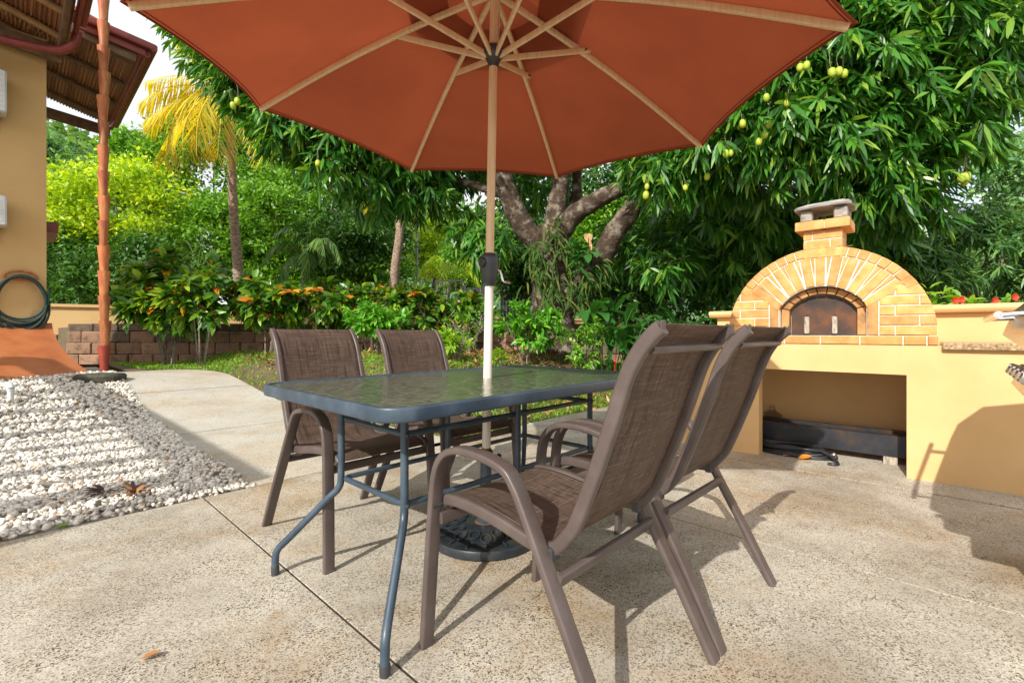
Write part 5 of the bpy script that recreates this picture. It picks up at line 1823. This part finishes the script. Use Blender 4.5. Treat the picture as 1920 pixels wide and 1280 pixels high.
G_H = 'heliconia clumps beside the oven'
for px_, py_, Y_, n_, lab in ((1135, 668, 7.6, 16, 'heliconia clump with drooping broad leaves next to the small leaved shrub'), (1195, 668, 7.2, 20, 'tall heliconia clump with red flower spikes in the bed'), (1262, 665, 7.8, 16, 'heliconia clump in the shade nearest the oven')):
    foot = at(px_, py_, Y_); foot.z = gz(foot.x, foot.y)
    hl = big_leaf_plant('heliconia', lab, 'plant', foot, leaf_set(n_ + 6, 0.5, 0.85, 0.16, 0.24, 0.45, 1.10, 0.34, 0.2, 1.25), HELICON, group=G_H)
    for k in range(1):
        x_, y_ = random.uniform(-0.25, 0.25), random.uniform(-0.3, -0.1)
        m = MB(); m.tube([(x_ * 0.6, y_ * 0.6, 0.0), (x_, y_, 0.9 + 0.1 * k)], 0.008, 6)
        for q_ in range(4):
            m.lathe([(0, 0), (0.009, 0.008), (0.006, 0.035), (0, 0.045)], 6, (x_, y_, 0.9 + 0.1 * k - 0.05 * q_), ((-1) ** q_ * 0.7, -0.2, 0.6))
        m.build('flower_spike', REDFLOWER, hl)
foot = at(1345, 590, 5.6); foot.z = gz(foot.x, foot.y)
big_leaf_plant('heliconia', 'broad single leaved plant peeking out behind the wall end', 'plant', foot, [(2.6, 0.75, 0.62, 0.15, foot.z * 0 + 0.75, (0, 0)), (2.9, 1.2, 0.5, 0.12, 0.5, (0.1, 0.1)), (1.0, 1.1, 0.5, 0.12, 0.4, (0.1, 0.1))], HELICON)

# ------------------------------------------------------------------ mango tree
TB = at(1048, 665, 9.0); TB.z = gz(TB.x, TB.y)
mango = thing('mango_tree', 'huge old mango tree with several mossy limbs and hanging green fruit', 'tree', TB)


def rel(px, py, Y):
    return at(px, py, Y) - TB


tr = MB()
limb(tr, [(0, 0, -0.25), (-0.02, 0, 0.25), rel(1035, 590, 9.0), rel(1030, 530, 9.0), rel(1030, 470, 9.0), rel(1040, 430, 9.0)], 0.42, 0.30, 14, 6)
for a in range(7):
    an = a * 0.9 + 0.2
    limb(tr, [(0.55 * math.cos(an), 0.5 * math.sin(an), -0.12), (0.30 * math.cos(an), 0.28 * math.sin(an), 0.10), (0.12 * math.cos(an), 0.12 * math.sin(an), 0.55)], 0.11, 0.10, 8, 5)
limbs_px = [
    ([(1025, 470, 9.0), (985, 430, 8.9), (955, 370, 8.8), (935, 310, 8.6), (900, 220, 8.3), (830, 150, 8.0), (700, 180, 7.8), (560, 190, 7.7)], 0.24, 0.07),
    ([(1038, 450, 9.0), (1042, 400, 9.0), (1050, 350, 9.0), (1062, 280, 8.9), (1070, 150, 8.7), (1040, 0, 8.4)], 0.22, 0.08),
    ([(1060, 440, 9.2), (1080, 370, 9.4), (1085, 300, 9.4), (1120, 180, 9.2)], 0.13, 0.06),
    ([(1040, 455, 9.0), (1075, 405, 8.8), (1125, 372, 8.5), (1190, 338, 8.2), (1290, 260, 7.6), (1450, 180, 7.0), (1650, 120, 6.6)], 0.21, 0.06),
    ([(1045, 590, 9.0), (1085, 545, 8.8), (1120, 500, 8.6), (1150, 440, 8.4), (1185, 390, 8.2), (1205, 345, 8.0), (1240, 240, 7.6), (1300, 60, 7.2), (1380, -150, 7.0)], 0.25, 0.09),
    ([(1185, 390, 8.2), (1300, 330, 8.2), (1500, 300, 7.8), (1700, 330, 7.4)], 0.10, 0.04),
    ([(960, 370, 8.8), (860, 340, 8.8), (760, 330, 8.8), (680, 330, 8.6)], 0.09, 0.03),
]
for pts, r0, r1 in limbs_px:
    limb(tr, [rel(*p) for p in pts], r0, r1, 11, 6)
tr.build('trunk', BARK, mango, 1.0)

lob = []
for px_, py_, Y_, r_ in [
    (395, 55, 8.3, 0.75), (455, 110, 8.0, 0.85), (520, 150, 7.9, 0.9), (590, 225, 7.8, 0.95), (545, 245, 7.9, 0.6), (650, 285, 7.9, 0.9), (720, 335, 8.3, 0.75), (790, 360, 8.6, 0.62), (770, 300, 8.4, 0.8), (690, 200, 7.8, 1.0), (820, 300, 8.8, 0.6),
    (900, 120, 8.6, 1.4), (780, 60, 8.0, 1.4), (600, 50, 7.9, 1.1), (1050, 0, 8.0, 1.8), (880, 300, 9.6, 0.7), (1000, 330, 10.4, 1.0), (900, 440, 8.6, 0.36), (885, 470, 8.5, 0.3), (870, 410, 8.7, 0.42), (935, 450, 8.4, 0.34),
    (1250, 330, 7.0, 0.45), (1225, 300, 7.2, 0.5), (1300, 290, 6.9, 0.5), (1340, 320, 7.2, 0.5),
    (1370, 250, 6.4, 0.7), (1430, 300, 6.7, 0.75), (1480, 170, 6.1, 0.75), (1480, 260, 6.0, 0.45), (1560, 240, 6.0, 0.7), (1620, 120, 6.0, 0.9), (1560, 60, 6.2, 1.0), (1700, 40, 5.9, 0.95), (1660, 220, 6.0, 0.8), (1610, 310, 6.2, 0.7), (1690, 310, 6.0, 0.6),
    (1760, 190, 5.9, 0.7), (1800, 90, 6.0, 0.9), (1880, 30, 6.2, 0.8), (1790, 240, 6.0, 0.5), (1820, 180, 6.0, 0.45), (1860, 110, 6.1, 0.45), (1720, 370, 6.4, 0.5), (1640, 390, 6.8, 0.6),
    (1400, 390, 8.2, 1.0), (1500, 430, 8.3, 1.0), (1590, 470, 8.2, 0.9), (1300, 420, 9.2, 1.0), (1240, 470, 9.6, 0.7), (1480, 520, 9.0, 0.7), (1350, 510, 9.4, 0.8), (1200, 440, 10.6, 0.9),
    (1350, 120, 7.2, 1.4), (1250, 150, 7.8, 1.5), (1450, -60, 7.0, 1.6), (1700, -120, 6.8, 1.6), (1270, 490, 8.2, 0.42), (1230, 505, 8.0, 0.35)]:
    c = rel(px_, py_, Y_)
    lob.append((tuple(c), (r_, r_, r_ * 0.85)))
P, Nn = lobes_points(lob, 15, 0.55)
# keep clear of the gap round the lower limbs
W_ = P + np.array(TB)
pxs = 960 + F * W_[:, 0] / W_[:, 1]; pys = YH - F * (W_[:, 2] - H) / W_[:, 1]
gap = (np.abs(pxs - 1075) < 120) & (pys > 340) & (W_[:, 1] < 9.4)
keep = ~gap | (pxs < 950)
P, Nn = P[keep], Nn[keep]
b_, d_, u_, l_, w_ = whorl_leaves(P, Nn, 11, 0.265, 0.056, 0.5)
f = link('crown', leaf_mesh('crown', b_, d_, u_, l_, w_, MANGO, 0.32, 'lance'), mango)
f['kind'] = 'stuff'
# twigs inside the crown
m = MB()
for k in range(0, len(P), 40):
    p0 = Vector(P[k]); nv_ = Vector(Nn[k])
    p1 = p0 - nv_ * random.uniform(0.4, 0.9) + Vector((0, 0, 0.1))
    m.tube([p1, p0.lerp(p1, 0.5) + Vector((random.uniform(-.05, .05), random.uniform(-.05, .05), 0)), p0], 0.009, 4)
m.build('twigs', BARK, mango)['kind'] = 'stuff'
fr_px = [(1500, 127, 5.5), (1512, 123, 5.45), (1560, 136, 5.4), (1573, 134, 5.4), (1583, 138, 5.4), (1437, 183, 5.6), (1476, 193, 5.6), (1441, 233, 5.7), (1433, 253, 5.7), (1423, 266, 5.7), (1361, 288, 5.9), (1370, 287, 5.9), (1326, 331, 6.3), (1213, 350, 6.4), (1211, 366, 6.4), (1285, 352, 6.4), (1392, 232, 5.7), (437, 198, 7.1), (445, 190, 7.1), (596, 306, 6.9), (1803, 334, 5.5), (1812, 331, 5.5), (1808, 342, 5.55)]
fm = MB()
prof = [(0, -0.055), (0.018, -0.052), (0.033, -0.036), (0.040, -0.008), (0.038, 0.018), (0.028, 0.040), (0.012, 0.050), (0, 0.052)]
fm.lathe(prof, 14, cap=False)
fmesh = fm.mesh('mango_fruit', FRUIT, 1.2)
sm = MB(); sm.tube(curve([(0, 0, 0.048), (0.01, 0.005, 0.12), (-0.01, 0.01, 0.24)], 3), 0.004, 5)
smesh = sm.mesh('fruit_stalk', TWIG)
for px_, py_, Y_ in fr_px:
    fo = link('mango_fruit', fmesh, mango)
    fo.location = rel(px_, py_, Y_)
    s_ = random.uniform(0.8, 1.1)
    fo.scale = (s_, s_, s_)
    fo.rotation_euler = (random.uniform(-0.2, 0.2), random.uniform(-0.2, 0.2), random.uniform(0, 6))
    link('fruit_stalk', smesh, fo)

# strap ferns and a broad leaved climber on the limbs
fe = thing('strap_fern', 'mass of hanging strap ferns growing round the mango trunk fork', 'fern', rel(1030, 500, 8.6) + TB)
n_ = 240
pp_ = np.array([np.array(at(*q)) for q in ((1005, 470, 8.55), (1020, 520, 8.5), (1050, 470, 8.55), (1040, 430, 8.6), (1060, 540, 8.5), (1000, 500, 8.6), (1030, 555, 8.5))])
idx = rng.integers(0, len(pp_), n_)
b_ = pp_[idx] + rng.normal(size=(n_, 3)) * np.array([0.13, 0.08, 0.16]) - np.array(fe.location)
d_ = np.stack([rng.normal(0, 0.5, n_), -np.abs(rng.normal(0.3, 0.4, n_)), rng.uniform(-0.9, 0.5, n_)], -1)
f = link('fronds', leaf_mesh('fronds', b_, d_, np.tile([0, -1.0, 0.4], (n_, 1)), rng.uniform(0.16, 0.28, n_), 0.036, FERN, 0.75, 'lance'), fe); f['kind'] = 'stuff'
fe2 = thing('strap_fern', 'strap ferns hanging from the leaning right hand mango limb', 'fern', at(1110, 530, 8.3))
n_ = 120
pp_ = np.array([np.array(at(*q)) for q in ((1085, 555, 8.55), (1110, 525, 8.35), (1128, 500, 8.3), (1090, 530, 8.5))])
idx = rng.integers(0, len(pp_), n_)
b_ = pp_[idx] + rng.normal(size=(n_, 3)) * np.array([0.10, 0.06, 0.09]) - np.array(fe2.location)
d_ = np.stack([rng.normal(0.2, 0.5, n_), -np.abs(rng.normal(0.3, 0.4, n_)), rng.uniform(-0.9, 0.3, n_)], -1)
f = link('fronds', leaf_mesh('fronds', b_, d_, np.tile([0, -1.0, 0.4], (n_, 1)), rng.uniform(0.14, 0.24, n_), 0.034, FERN, 0.75, 'lance'), fe2); f['kind'] = 'stuff'
cl = at(1088, 480, 8.35)
big_leaf_plant('climbing_philodendron', 'broad leaved climber sitting in the fork of the mango limbs', 'plant', cl, [(random.uniform(PI, 2 * PI), random.uniform(-0.6, 0.9), random.uniform(0.26, 0.42), random.uniform(0.12, 0.17), random.uniform(-0.2, 0.25), (random.uniform(-0.2, 0.2), random.uniform(-0.05, 0.05))) for _ in range(18)], HELICON)
dl_ = at(1103, 445, 8.5)
dead = big_leaf_plant('dry_frond', 'tan dry shield frond stuck between the mango limbs', 'frond', dl_, [(1.6, 1.35, 0.34, 0.16, -0.1, (0, 0)), (4.6, -0.9, 0.22, 0.06, -0.08, (0.03, -0.02))], TANLEAF)


# ------------------------------------------------------------------ palms
def frond_mesh(name, pts, L0, mat, n=46, width=0.035, hang=0.7):
    c = curve(pts, 8)
    m_ = len(c)
    B, D, U, LL = [], [], [], []
    for i in range(n):
        t = 0.14 + 0.86 * i / (n - 1)
        k = min(m_ - 2, int(t * (m_ - 1)))
        fr = t * (m_ - 1) - k
        p = c[k].lerp(c[k + 1], fr)
        tan = (c[k + 1] - c[k]).normalized()
        s = tan.cross(Vector((0, 0, 1)))
        if s.length < 0.05:
            s = Vector((1, 0, 0))
        s.normalize()
        for sg in (-1, 1):
            d = tan * random.uniform(0.45, 0.75) + s * sg * random.uniform(0.5, 0.9) + Vector((0, 0, -hang * random.uniform(0.4, 1.2)))
            B.append(p); D.append(d); U.append(Vector((0, 0, 1)) + tan * 0.2)
            LL.append(L0 * (math.sin(PI * min(0.97, 0.22 + 0.72 * t)) ** 0.6) * random.uniform(0.85, 1.1))
    return leaf_mesh(name, np.array([list(v) for v in B]), np.array([list(v) for v in D]), np.array([list(v) for v in U]), np.array(LL), width, mat, 0.35, 'lance'), c


def palm(label, trunk_px, r0, r1, fronds, L0, mat, group, name='coconut_palm', cat='palm'):
    pts = [at(*p) for p in trunk_px]
    foot = pts[0].copy()
    o = thing(name, label, cat, foot, 0, group)
    m = MB()
    c = curve([p - foot for p in pts], 14)
    sc = [(r0 + (r1 - r0) * i / (len(c) - 1)) / r0 * (1.04 if i % 2 else 0.97) for i in range(len(c))]
    m.tube(c, r0, 14, sc)
    m.build('trunk', PALMBARK, o, 0.5)
    for fp in fronds:
        ps = [at(*p) - foot for p in fp]
        me, cv = frond_mesh('frond', ps, L0, mat)
        fo = link('frond', me, o)
        m = MB(); m.tube(cv, 0.022, 6, [1 - 0.8 * i / (len(cv) - 1) for i in range(len(cv))]); m.build('midrib', mat, fo)
    return o


G_P = 'coconut palms behind the crotons'
Yp = 11.5
palm('leaning coconut palm with big yellow drooping fronds and slim trunk', [(449, 560, Yp), (446, 500, Yp), (438, 400, Yp), (434, 300, Yp), (430, 175, Yp)], 0.125, 0.085,
     [[(430, 172, Yp), (390, 150, Yp - .2), (335, 142, Yp - .3), (275, 152, Yp - .4)],
      [(428, 175, Yp), (375, 175, Yp - .5), (320, 195, Yp - .8), (272, 225, Yp - 1)],
      [(428, 175, Yp), (375, 190, Yp - .9), (345, 240, Yp - 1.3), (345, 318, Yp - 1.5)],
      [(426, 178, Yp), (360, 192, Yp - .6), (322, 240, Yp - .9), (308, 300, Yp - 1.1)],
      [(430, 175, Yp), (418, 200, Yp - .9), (412, 245, Yp - 1.1), (408, 295, Yp - 1.2)],
      [(432, 175, Yp), (465, 180, Yp - .5), (485, 230, Yp - .8), (492, 300, Yp - 1)],
      [(432, 172, Yp), (470, 140, Yp), (520, 150, Yp), (570, 200, Yp)],
      [(430, 172, Yp), (420, 120, Yp + .3), (380, 85, Yp + .5), (330, 75, Yp + .6)],
      [(430, 172, Yp), (440, 120, Yp + 1), (430, 80, Yp + 1.8), (425, 90, Yp + 2.5)],
      [(428, 178, Yp), (395, 182, Yp - .9), (372, 225, Yp - 1.3), (368, 300, Yp - 1.5)], [(428, 172, Yp), (370, 160, Yp - .3), (310, 165, Yp - .5), (265, 190, Yp - .7)]], 0.74, YELPALM, G_P)
Yq = 14.0
palm('second coconut palm whose crown hides behind the mango leaves', [(738, 545, Yq), (741, 500, Yq), (749, 440, Yq), (752, 380, Yq), (755, 310, Yq)], 0.14, 0.10,
     [[(755, 305, Yq), (800, 290, Yq - .3), (840, 320, Yq - .5), (850, 400, Yq - .6)], [(755, 305, Yq), (770, 320, Yq - .5), (772, 360, Yq - .8), (768, 410, Yq - 1)],
      [(755, 305, Yq), (720, 300, Yq - .3), (695, 330, Yq - .5), (690, 390, Yq - .6)], [(755, 305, Yq), (700, 260, Yq), (640, 260, Yq), (590, 300, Yq)], [(755, 305, Yq), (810, 250, Yq), (870, 250, Yq), (920, 300, Yq)]], 0.6, YELPALM, G_P)
Yr = 12.2
palm('small feathery areca palm behind the crotons in the hedge middle', [(570, 560, Yr), (570, 520, Yr), (571, 485, Yr)], 0.06, 0.04,
     [[(571, 485, Yr), (545, 455, Yr - .2), (515, 460, Yr - .4), (490, 495, Yr - .6)], [(571, 485, Yr), (560, 440, Yr - .1), (540, 425, Yr - .3), (515, 440, Yr - .4)], [(571, 485, Yr), (590, 450, Yr - .3), (605, 455, Yr - .5), (612, 500, Yr - .7)],
      [(571, 485, Yr), (600, 450, Yr), (625, 455, Yr - .1), (640, 490, Yr - .2)], [(571, 485, Yr), (580, 440, Yr + .2), (590, 415, Yr + .2), (600, 405, Yr + .2)], [(571, 485, Yr), (550, 480, Yr - .4), (530, 500, Yr - .7), (520, 530, Yr - .9)], [(571, 485, Yr), (575, 470, Yr - .5), (580, 500, Yr - .8), (582, 535, Yr - .9)]], 0.38, GRNPALM, None, 'areca_palm')
Ys = 10.2
palm('fan shaped young palm rising behind the tall croton', [(372, 560, Ys), (372, 520, Ys), (372, 500, Ys)], 0.05, 0.03,
     [[(372, 500, Ys), (362, 475, Ys), (352, 455, Ys), (338, 448, Ys)], [(372, 500, Ys), (375, 475, Ys), (378, 460, Ys), (382, 445, Ys)], [(372, 500, Ys), (388, 478, Ys), (398, 470, Ys), (410, 478, Ys)], [(372, 500, Ys), (395, 490, Ys), (412, 492, Ys), (425, 505, Ys)]], 0.32, GRNPALM, None, 'young_palm')
Yt = 20.0
palm('yellowish palm far behind the dark gate', [(840, 590, Yt), (840, 560, Yt), (842, 535, Yt)], 0.09, 0.06,
     [[(842, 535, Yt), (815, 500, Yt), (790, 505, Yt), (770, 540, Yt)], [(842, 535, Yt), (830, 490, Yt), (815, 480, Yt), (795, 495, Yt)], [(842, 535, Yt), (855, 490, Yt), (870, 485, Yt), (890, 500, Yt)], [(842, 535, Yt), (870, 505, Yt), (890, 515, Yt), (905, 545, Yt)], [(842, 535, Yt), (842, 500, Yt - .5), (840, 490, Yt - 1), (835, 510, Yt - 1.5)]], 0.55, LIMELEAF, None, 'distant_palm')


# ------------------------------------------------------------------ the woods behind
def tree(label, px, py, Y, rx_px, ry_px, mat, n, L, Wd, name='broadleaf_tree', base_py=585, lobes=9, per=6, group='trees of the wood beyond the boundary wall', bark=TWIG, trunk_r=0.10, spread=0.30, limbs=5, hang=0.1, rosette=False):
    c = at(px, py, Y)
    rx, rz_ = rx_px * Y / F, ry_px * Y / F
    ft = at(px, base_py, Y); ft.z = 0.9
    o = thing(name, label, 'tree', ft, 0, group)
    m = MB()
    cr = c - ft
    limb(m, [(0, 0, -0.2), (random.uniform(-.2, .2), 0, cr.z * 0.4), (cr.x, 0, cr.z * 0.8)], trunk_r, trunk_r * 0.5, 8, 5)
    for k in range(limbs):
        e = Vector((random.uniform(-.75, .75) * rx, random.uniform(-.6, .2) * rx, cr.z + random.uniform(-.3, .7) * rz_))
        limb(m, [(0, 0, cr.z * random.uniform(0.3, 0.6)), Vector((0, 0, cr.z * 0.6)).lerp(e, 0.5) + Vector((random.uniform(-.2, .2), 0, 0.1)), e], trunk_r * 0.5, trunk_r * 0.12, 6, 5)
    m.build('trunk', bark, o, 1.0)
    # leaf pads spread over the crown, each dense on top and thin below
    K = lobes * 7
    dd = rand_dirs(K)
    dd[:, 1] = np.where(dd[:, 1] > 0.35, -dd[:, 1], dd[:, 1])
    rad = rng.uniform(0.45, 1.0, (K, 1)) ** 0.6
    PC = np.array([cr.x, 0, cr.z]) + dd * rad * np.array([rx, rx * 0.75, rz_])
    ps = rx * rng.uniform(0.13, 0.27, K) * (8.0 / max(8.0, lobes)) ** 0.3
    wsum = ps ** 2
    which = rng.choice(K, size=n, p=wsum / wsum.sum())
    q_ = rand_dirs(n)
    q_[:, 2] = np.where(q_[:, 2] < 0, q_[:, 2] * 0.35, q_[:, 2])
    P = PC[which] + q_ * ps[which][:, None] * np.array([1.0, 1.0, 0.62]) * rng.uniform(0.55, 1.05, (n, 1))
    Nn = nrm(q_ + np.array([0, 0, 0.5]))
    if rosette:
        b_, d_, u_, l_, w_ = whorl_leaves(P, Nn, per, L, Wd, 0.4)
        me = leaf_mesh('crown', b_, d_, u_, l_, w_, mat, 0.3, 'lance')
    else:
        b_, d_, u_, l_, w_ = spray_leaves(P, Nn, per, L, Wd, spread * 0.5, hang)
        me = leaf_mesh('crown', b_, d_, u_, l_, w_, mat, 0.2, 'quad')
    f = link('crown', me, o); f['kind'] = 'stuff'
    return o


tree('lime yellow leaved tree glowing behind the clay downspout', 235, 395, 14.5, 150, 85, LIMELEAF, 2200, 0.15, 0.075, base_py=590, lobes=12)
tree('dark green thicket tree between house corner and downspout', 130, 500, 13.8, 85, 80, DARKLEAF, 1700, 0.15, 0.07)
tree('dark green shrub tree behind the tall croton', 260, 520, 13.5, 110, 70, DARKLEAF, 1700, 0.15, 0.07)
tree('tall mid green tree rising above the lime tree', 268, 325, 19, 72, 85, MIDLEAF, 2400, 0.20, 0.10, lobes=12)
tree('pale large leaved tree beside the house eaves', 105, 330, 20, 45, 75, AIRYLEAF, 700, 0.30, 0.13, spread=0.4)
tree('tall green tree behind the yellow palm', 405, 315, 19, 120, 120, MIDLEAF, 2600, 0.20, 0.10, lobes=12)
tree('bright small leaved tree left of the palm trunk', 395, 455, 14.5, 75, 90, MIDLEAF, 1700, 0.14, 0.07)
tree('bright small leaved tree right of the palm trunk', 500, 430, 15, 80, 100, MIDLEAF, 2200, 0.14, 0.07, limbs=8)
tree('spreading tree with pale bare branches in the wood middle', 585, 400, 17, 105, 110, MIDLEAF, 2000, 0.17, 0.08, limbs=14, lobes=14)
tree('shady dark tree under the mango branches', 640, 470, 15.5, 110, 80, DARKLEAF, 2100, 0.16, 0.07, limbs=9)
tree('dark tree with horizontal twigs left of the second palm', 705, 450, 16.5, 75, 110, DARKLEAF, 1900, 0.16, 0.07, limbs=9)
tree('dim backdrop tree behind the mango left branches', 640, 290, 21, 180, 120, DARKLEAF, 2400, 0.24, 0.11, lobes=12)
tree('dim backdrop tree low behind the areca palm', 520, 530, 15.5, 110, 50, MIDLEAF, 1300, 0.16, 0.08)
tree('low leafy tree behind the hedge end', 690, 530, 15.8, 90, 50, MIDLEAF, 1300, 0.16, 0.08)
tree('light green bush tree right of the lamp post', 815, 470, 24, 45, 60, LIMELEAF, 900, 0.22, 0.10)
tree('green bush tree behind the dark gate', 880, 500, 22, 60, 50, MIDLEAF, 900, 0.22, 0.10)
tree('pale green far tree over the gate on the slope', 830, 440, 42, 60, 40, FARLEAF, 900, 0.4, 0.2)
tree('sunlit light green tree seen between the mango limbs', 1130, 440, 15, 70, 70, MIDLEAF, 1500, 0.16, 0.07)
tree('light green tree behind the right mango limb', 1200, 420, 15.5, 80, 90, SHRUB, 1500, 0.17, 0.075)
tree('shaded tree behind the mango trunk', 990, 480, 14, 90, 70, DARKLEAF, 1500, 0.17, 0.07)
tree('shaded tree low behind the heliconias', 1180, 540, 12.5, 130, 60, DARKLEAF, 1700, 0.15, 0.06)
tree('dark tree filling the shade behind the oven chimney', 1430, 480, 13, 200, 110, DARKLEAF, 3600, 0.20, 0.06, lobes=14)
tree('dense mango like bush tree over the garden wall', 1810, 485, 8.4, 150, 95, SHRUBMANGO, 1100, 0.20, 0.036, base_py=585, lobes=12, per=10, rosette=True, group='trees close behind the garden wall')
tree('dark mango like bush tree behind the oven arch', 1690, 500, 8.0, 90, 70, SHRUBMANGO, 560, 0.20, 0.036, base_py=585, per=10, rosette=True, group='trees close behind the garden wall')
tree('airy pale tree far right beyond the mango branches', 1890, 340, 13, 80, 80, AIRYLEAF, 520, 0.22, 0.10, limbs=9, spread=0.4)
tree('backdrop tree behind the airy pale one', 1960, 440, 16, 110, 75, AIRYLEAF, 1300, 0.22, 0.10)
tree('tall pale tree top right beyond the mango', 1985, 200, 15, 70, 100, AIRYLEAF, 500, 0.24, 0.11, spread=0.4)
tree('dark tall tree hidden behind the umbrella', 1150, 330, 18, 260, 130, DARKLEAF, 3200, 0.26, 0.10, lobes=14)
tree('green tree at the far left behind the house', -60, 460, 17, 120, 90, MIDLEAF, 1200, 0.24, 0.11)

wood = []
for k in range(34):
    Yk = random.uniform(26, 40)
    pxk = -150 + 2250 * (k + random.random()) / 34
    if 770 < pxk < 900:
        continue
    c = at(pxk, random.uniform(440, 520), Yk)
    wood.append((tuple(c), (random.uniform(2.5, 4), 2.5, random.uniform(2.2, 3.6))))
P, Nn = lobes_points(wood, 1.6, 0.5)
b_, d_, u_, l_, w_ = spray_leaves(P, Nn, 5, 0.45, 0.24, 0.5)
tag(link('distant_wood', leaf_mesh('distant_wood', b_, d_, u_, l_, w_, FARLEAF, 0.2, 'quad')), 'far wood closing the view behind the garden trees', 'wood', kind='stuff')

# wooded hills in the distance
for px_, py_, Y_, w_px, h_ in ((110, 255, 150, 260, 60), (840, 400, 160, 330, 40), (1500, 430, 200, 700, 40)):
    nx, ny = 44, 16
    c = at(px_, py_, Y_)
    hw = w_px * Y_ / F
    vs = []
    for j in range(ny + 1):
        for i in range(nx + 1):
            s = i / nx * 2 - 1
            t = j / ny
            zz = c.z * max(0.0, math.cos(s * PI / 2)) ** 0.7 * (math.sin(t * PI / 2) ** 0.8) + 1.6 * math.sin(i * 2.7 + j) * math.sin(j * 2.1 + i * 0.6) * t
            vs.append((c.x + s * hw, Y_ - 40 + 40 * t, zz))
    fs = [(j * (nx + 1) + i, j * (nx + 1) + i + 1, (j + 1) * (nx + 1) + i + 1, (j + 1) * (nx + 1) + i) for j in range(ny) for i in range(nx)]
    m = MB(); m.add(vs, fs)
    hl = m.build('hill', HILLMAT, None, 1.2, fix=False)
    tag(hl, kind='structure')
    V = np.array(vs)
    sel = rng.integers(0, len(V), 5200)
    Pn = V[sel] + rng.normal(size=(5200, 3)) * np.array([2.2, 1.2, 0.6]) + np.array([0, -0.5, 0.9])
    b_, d_, u_, l_, w_ = spray_leaves(Pn, np.tile([0, -0.6, 0.8], (5200, 1)), 1, 2.6, 1.7, 0.5)
    tag(link('hill_trees', leaf_mesh('hill_trees', b_, d_, u_, l_, w_, FARLEAF, 0.2, 'quad')), 'distant tree cover on the wooded hill', 'wood', kind='stuff')

# ------------------------------------------------------------------ small far structures
lp = at(783, 530, 17); lt = at(781, 395, 17)
lamp = thing('lamp_post', 'thin grey metal post standing among the trees behind the hedge', 'post', (lp.x, lp.y, 0.9))
m = MB(); m.tube([(0, 0, 0), (lt.x - lp.x, 0, lt.z - 0.9)], 0.055, 10, [1, 0.75]); m.build('shaft', GALV, lamp)
m = MB(); m.box(-0.09, 0.13, -0.09, 0.09, 1.55, 1.95, 0.01); m.build('meter_box', WHITEPL, lamp)
gp = at(925, 555, 14)
gate = thing('metal_gate', 'dark metal gate panel half hidden behind the umbrella crank', 'gate', (gp.x, gp.y, 1.0))
for x0, x1 in ((-0.78, -0.12), (0.30, 0.78)):
    n_ = 5
    for k in range(n_):
        xa = x0 + (x1 - x0) * k / n_; xb = x0 + (x1 - x0) * (k + 1) / n_ - 0.012
        m = MB(); m.box(xa, xb, 0, 0.03, 0.1, 1.30); m.build('plank', DARKMET, gate)
for x_ in (-0.85, -0.06, 0.25, 0.85):
    m = MB(); m.box(x_ - 0.035, x_ + 0.035, -0.035, 0.035, 0.0, 1.58 if x_ > 0.2 else 1.38); m.build('post', DARKMET, gate)
m = MB(); m.box(0.286, 0.814, -0.02, 0.02, 1.50, 1.56); m.build('rail', DARKMET, gate)
rp0 = at(842, 545, 14.2)
rail = thing('metal_railing', 'short black metal railing left of the dark gate', 'railing', (rp0.x, rp0.y, 1.0))
m = MB(); m.box(-0.42, 0.42, -0.02, 0.02, 1.50, 1.545); m.build('top_rail', DARKMET, rail)
for k in range(5):
    x_ = -0.40 + 0.2 * k
    m = MB(); m.box(x_ - 0.018, x_ + 0.018, -0.018, 0.018, 0.0, 1.4995); m.build('baluster', DARKMET, rail)
hp2 = at(1128, 445, 16)
hut = thing('garden_hut', 'small red framed shelter roof seen between the mango limbs', 'shelter', (hp2.x, hp2.y, 1.0))
for x_ in (-0.45, 0.30):
    m = MB(); m.box(x_ - 0.06, x_ + 0.06, -0.06, 0.06, 0.0, 3.3); m.build('post', REDROOF, hut)
m = MB(); m.add([(-1.2, -0.7, 3.95), (0.55, -0.7, 3.35), (0.55, 0.7, 3.35), (-1.2, 0.7, 3.95), (-1.2, -0.7, 4.05), (0.55, -0.7, 3.45), (0.55, 0.7, 3.45), (-1.2, 0.7, 4.05)],
                [(0, 1, 2, 3), (4, 7, 6, 5), (0, 4, 5, 1), (1, 5, 6, 2), (2, 6, 7, 3), (3, 7, 4, 0)]); m.build('roof', GREYSTONE, hut)
m = MB(); m.box(-0.6, 0.5, -0.05, 0.05, 3.2, 3.32); m.build('beam', REDROOF, hut)
m = MB(); m.box(-0.55, 0.4, 0.3, 0.4, 0.0, 0.9); m.build('low_wall', REDROOF, hut)

# unseen slatted frame, added beside the camera to cast stripes on the gravel
pg = thing('shade_slats', 'unseen slatted wooden frame added off to the side, its shade striping the gravel', 'shade_slats', (0, 0, 0), ANG_UV)
PZ = 3.0
for k, a_ in enumerate(np.arange(-8.2, -2.4, 0.42)):
    wv = (0.10, 0.16, 0.08, 0.20)[k % 4]
    if a_ > -3.0:
        wv = 0.30
    m = MB(); m.box(a_ - wv / 2, a_ + wv / 2, -6.4, -3.10, PZ, PZ + 0.05); m.build('slat', RAFTER, pg)
for b_ in (-3.05, -6.3):
    m = MB(); m.box(-8.4, -2.4, b_ - 0.06, b_ + 0.16, PZ - 0.16, PZ - 0.0005); m.build('beam', RAFTER, pg)
for a_ in (-8.3, -2.5):
    for b_ in (-3.0, -6.25):
        m = MB(); m.box(a_ - 0.07, a_ + 0.07, b_ - 0.07, b_ + 0.07, -0.05, PZ - 0.161); m.build('post', RAFTER, pg)
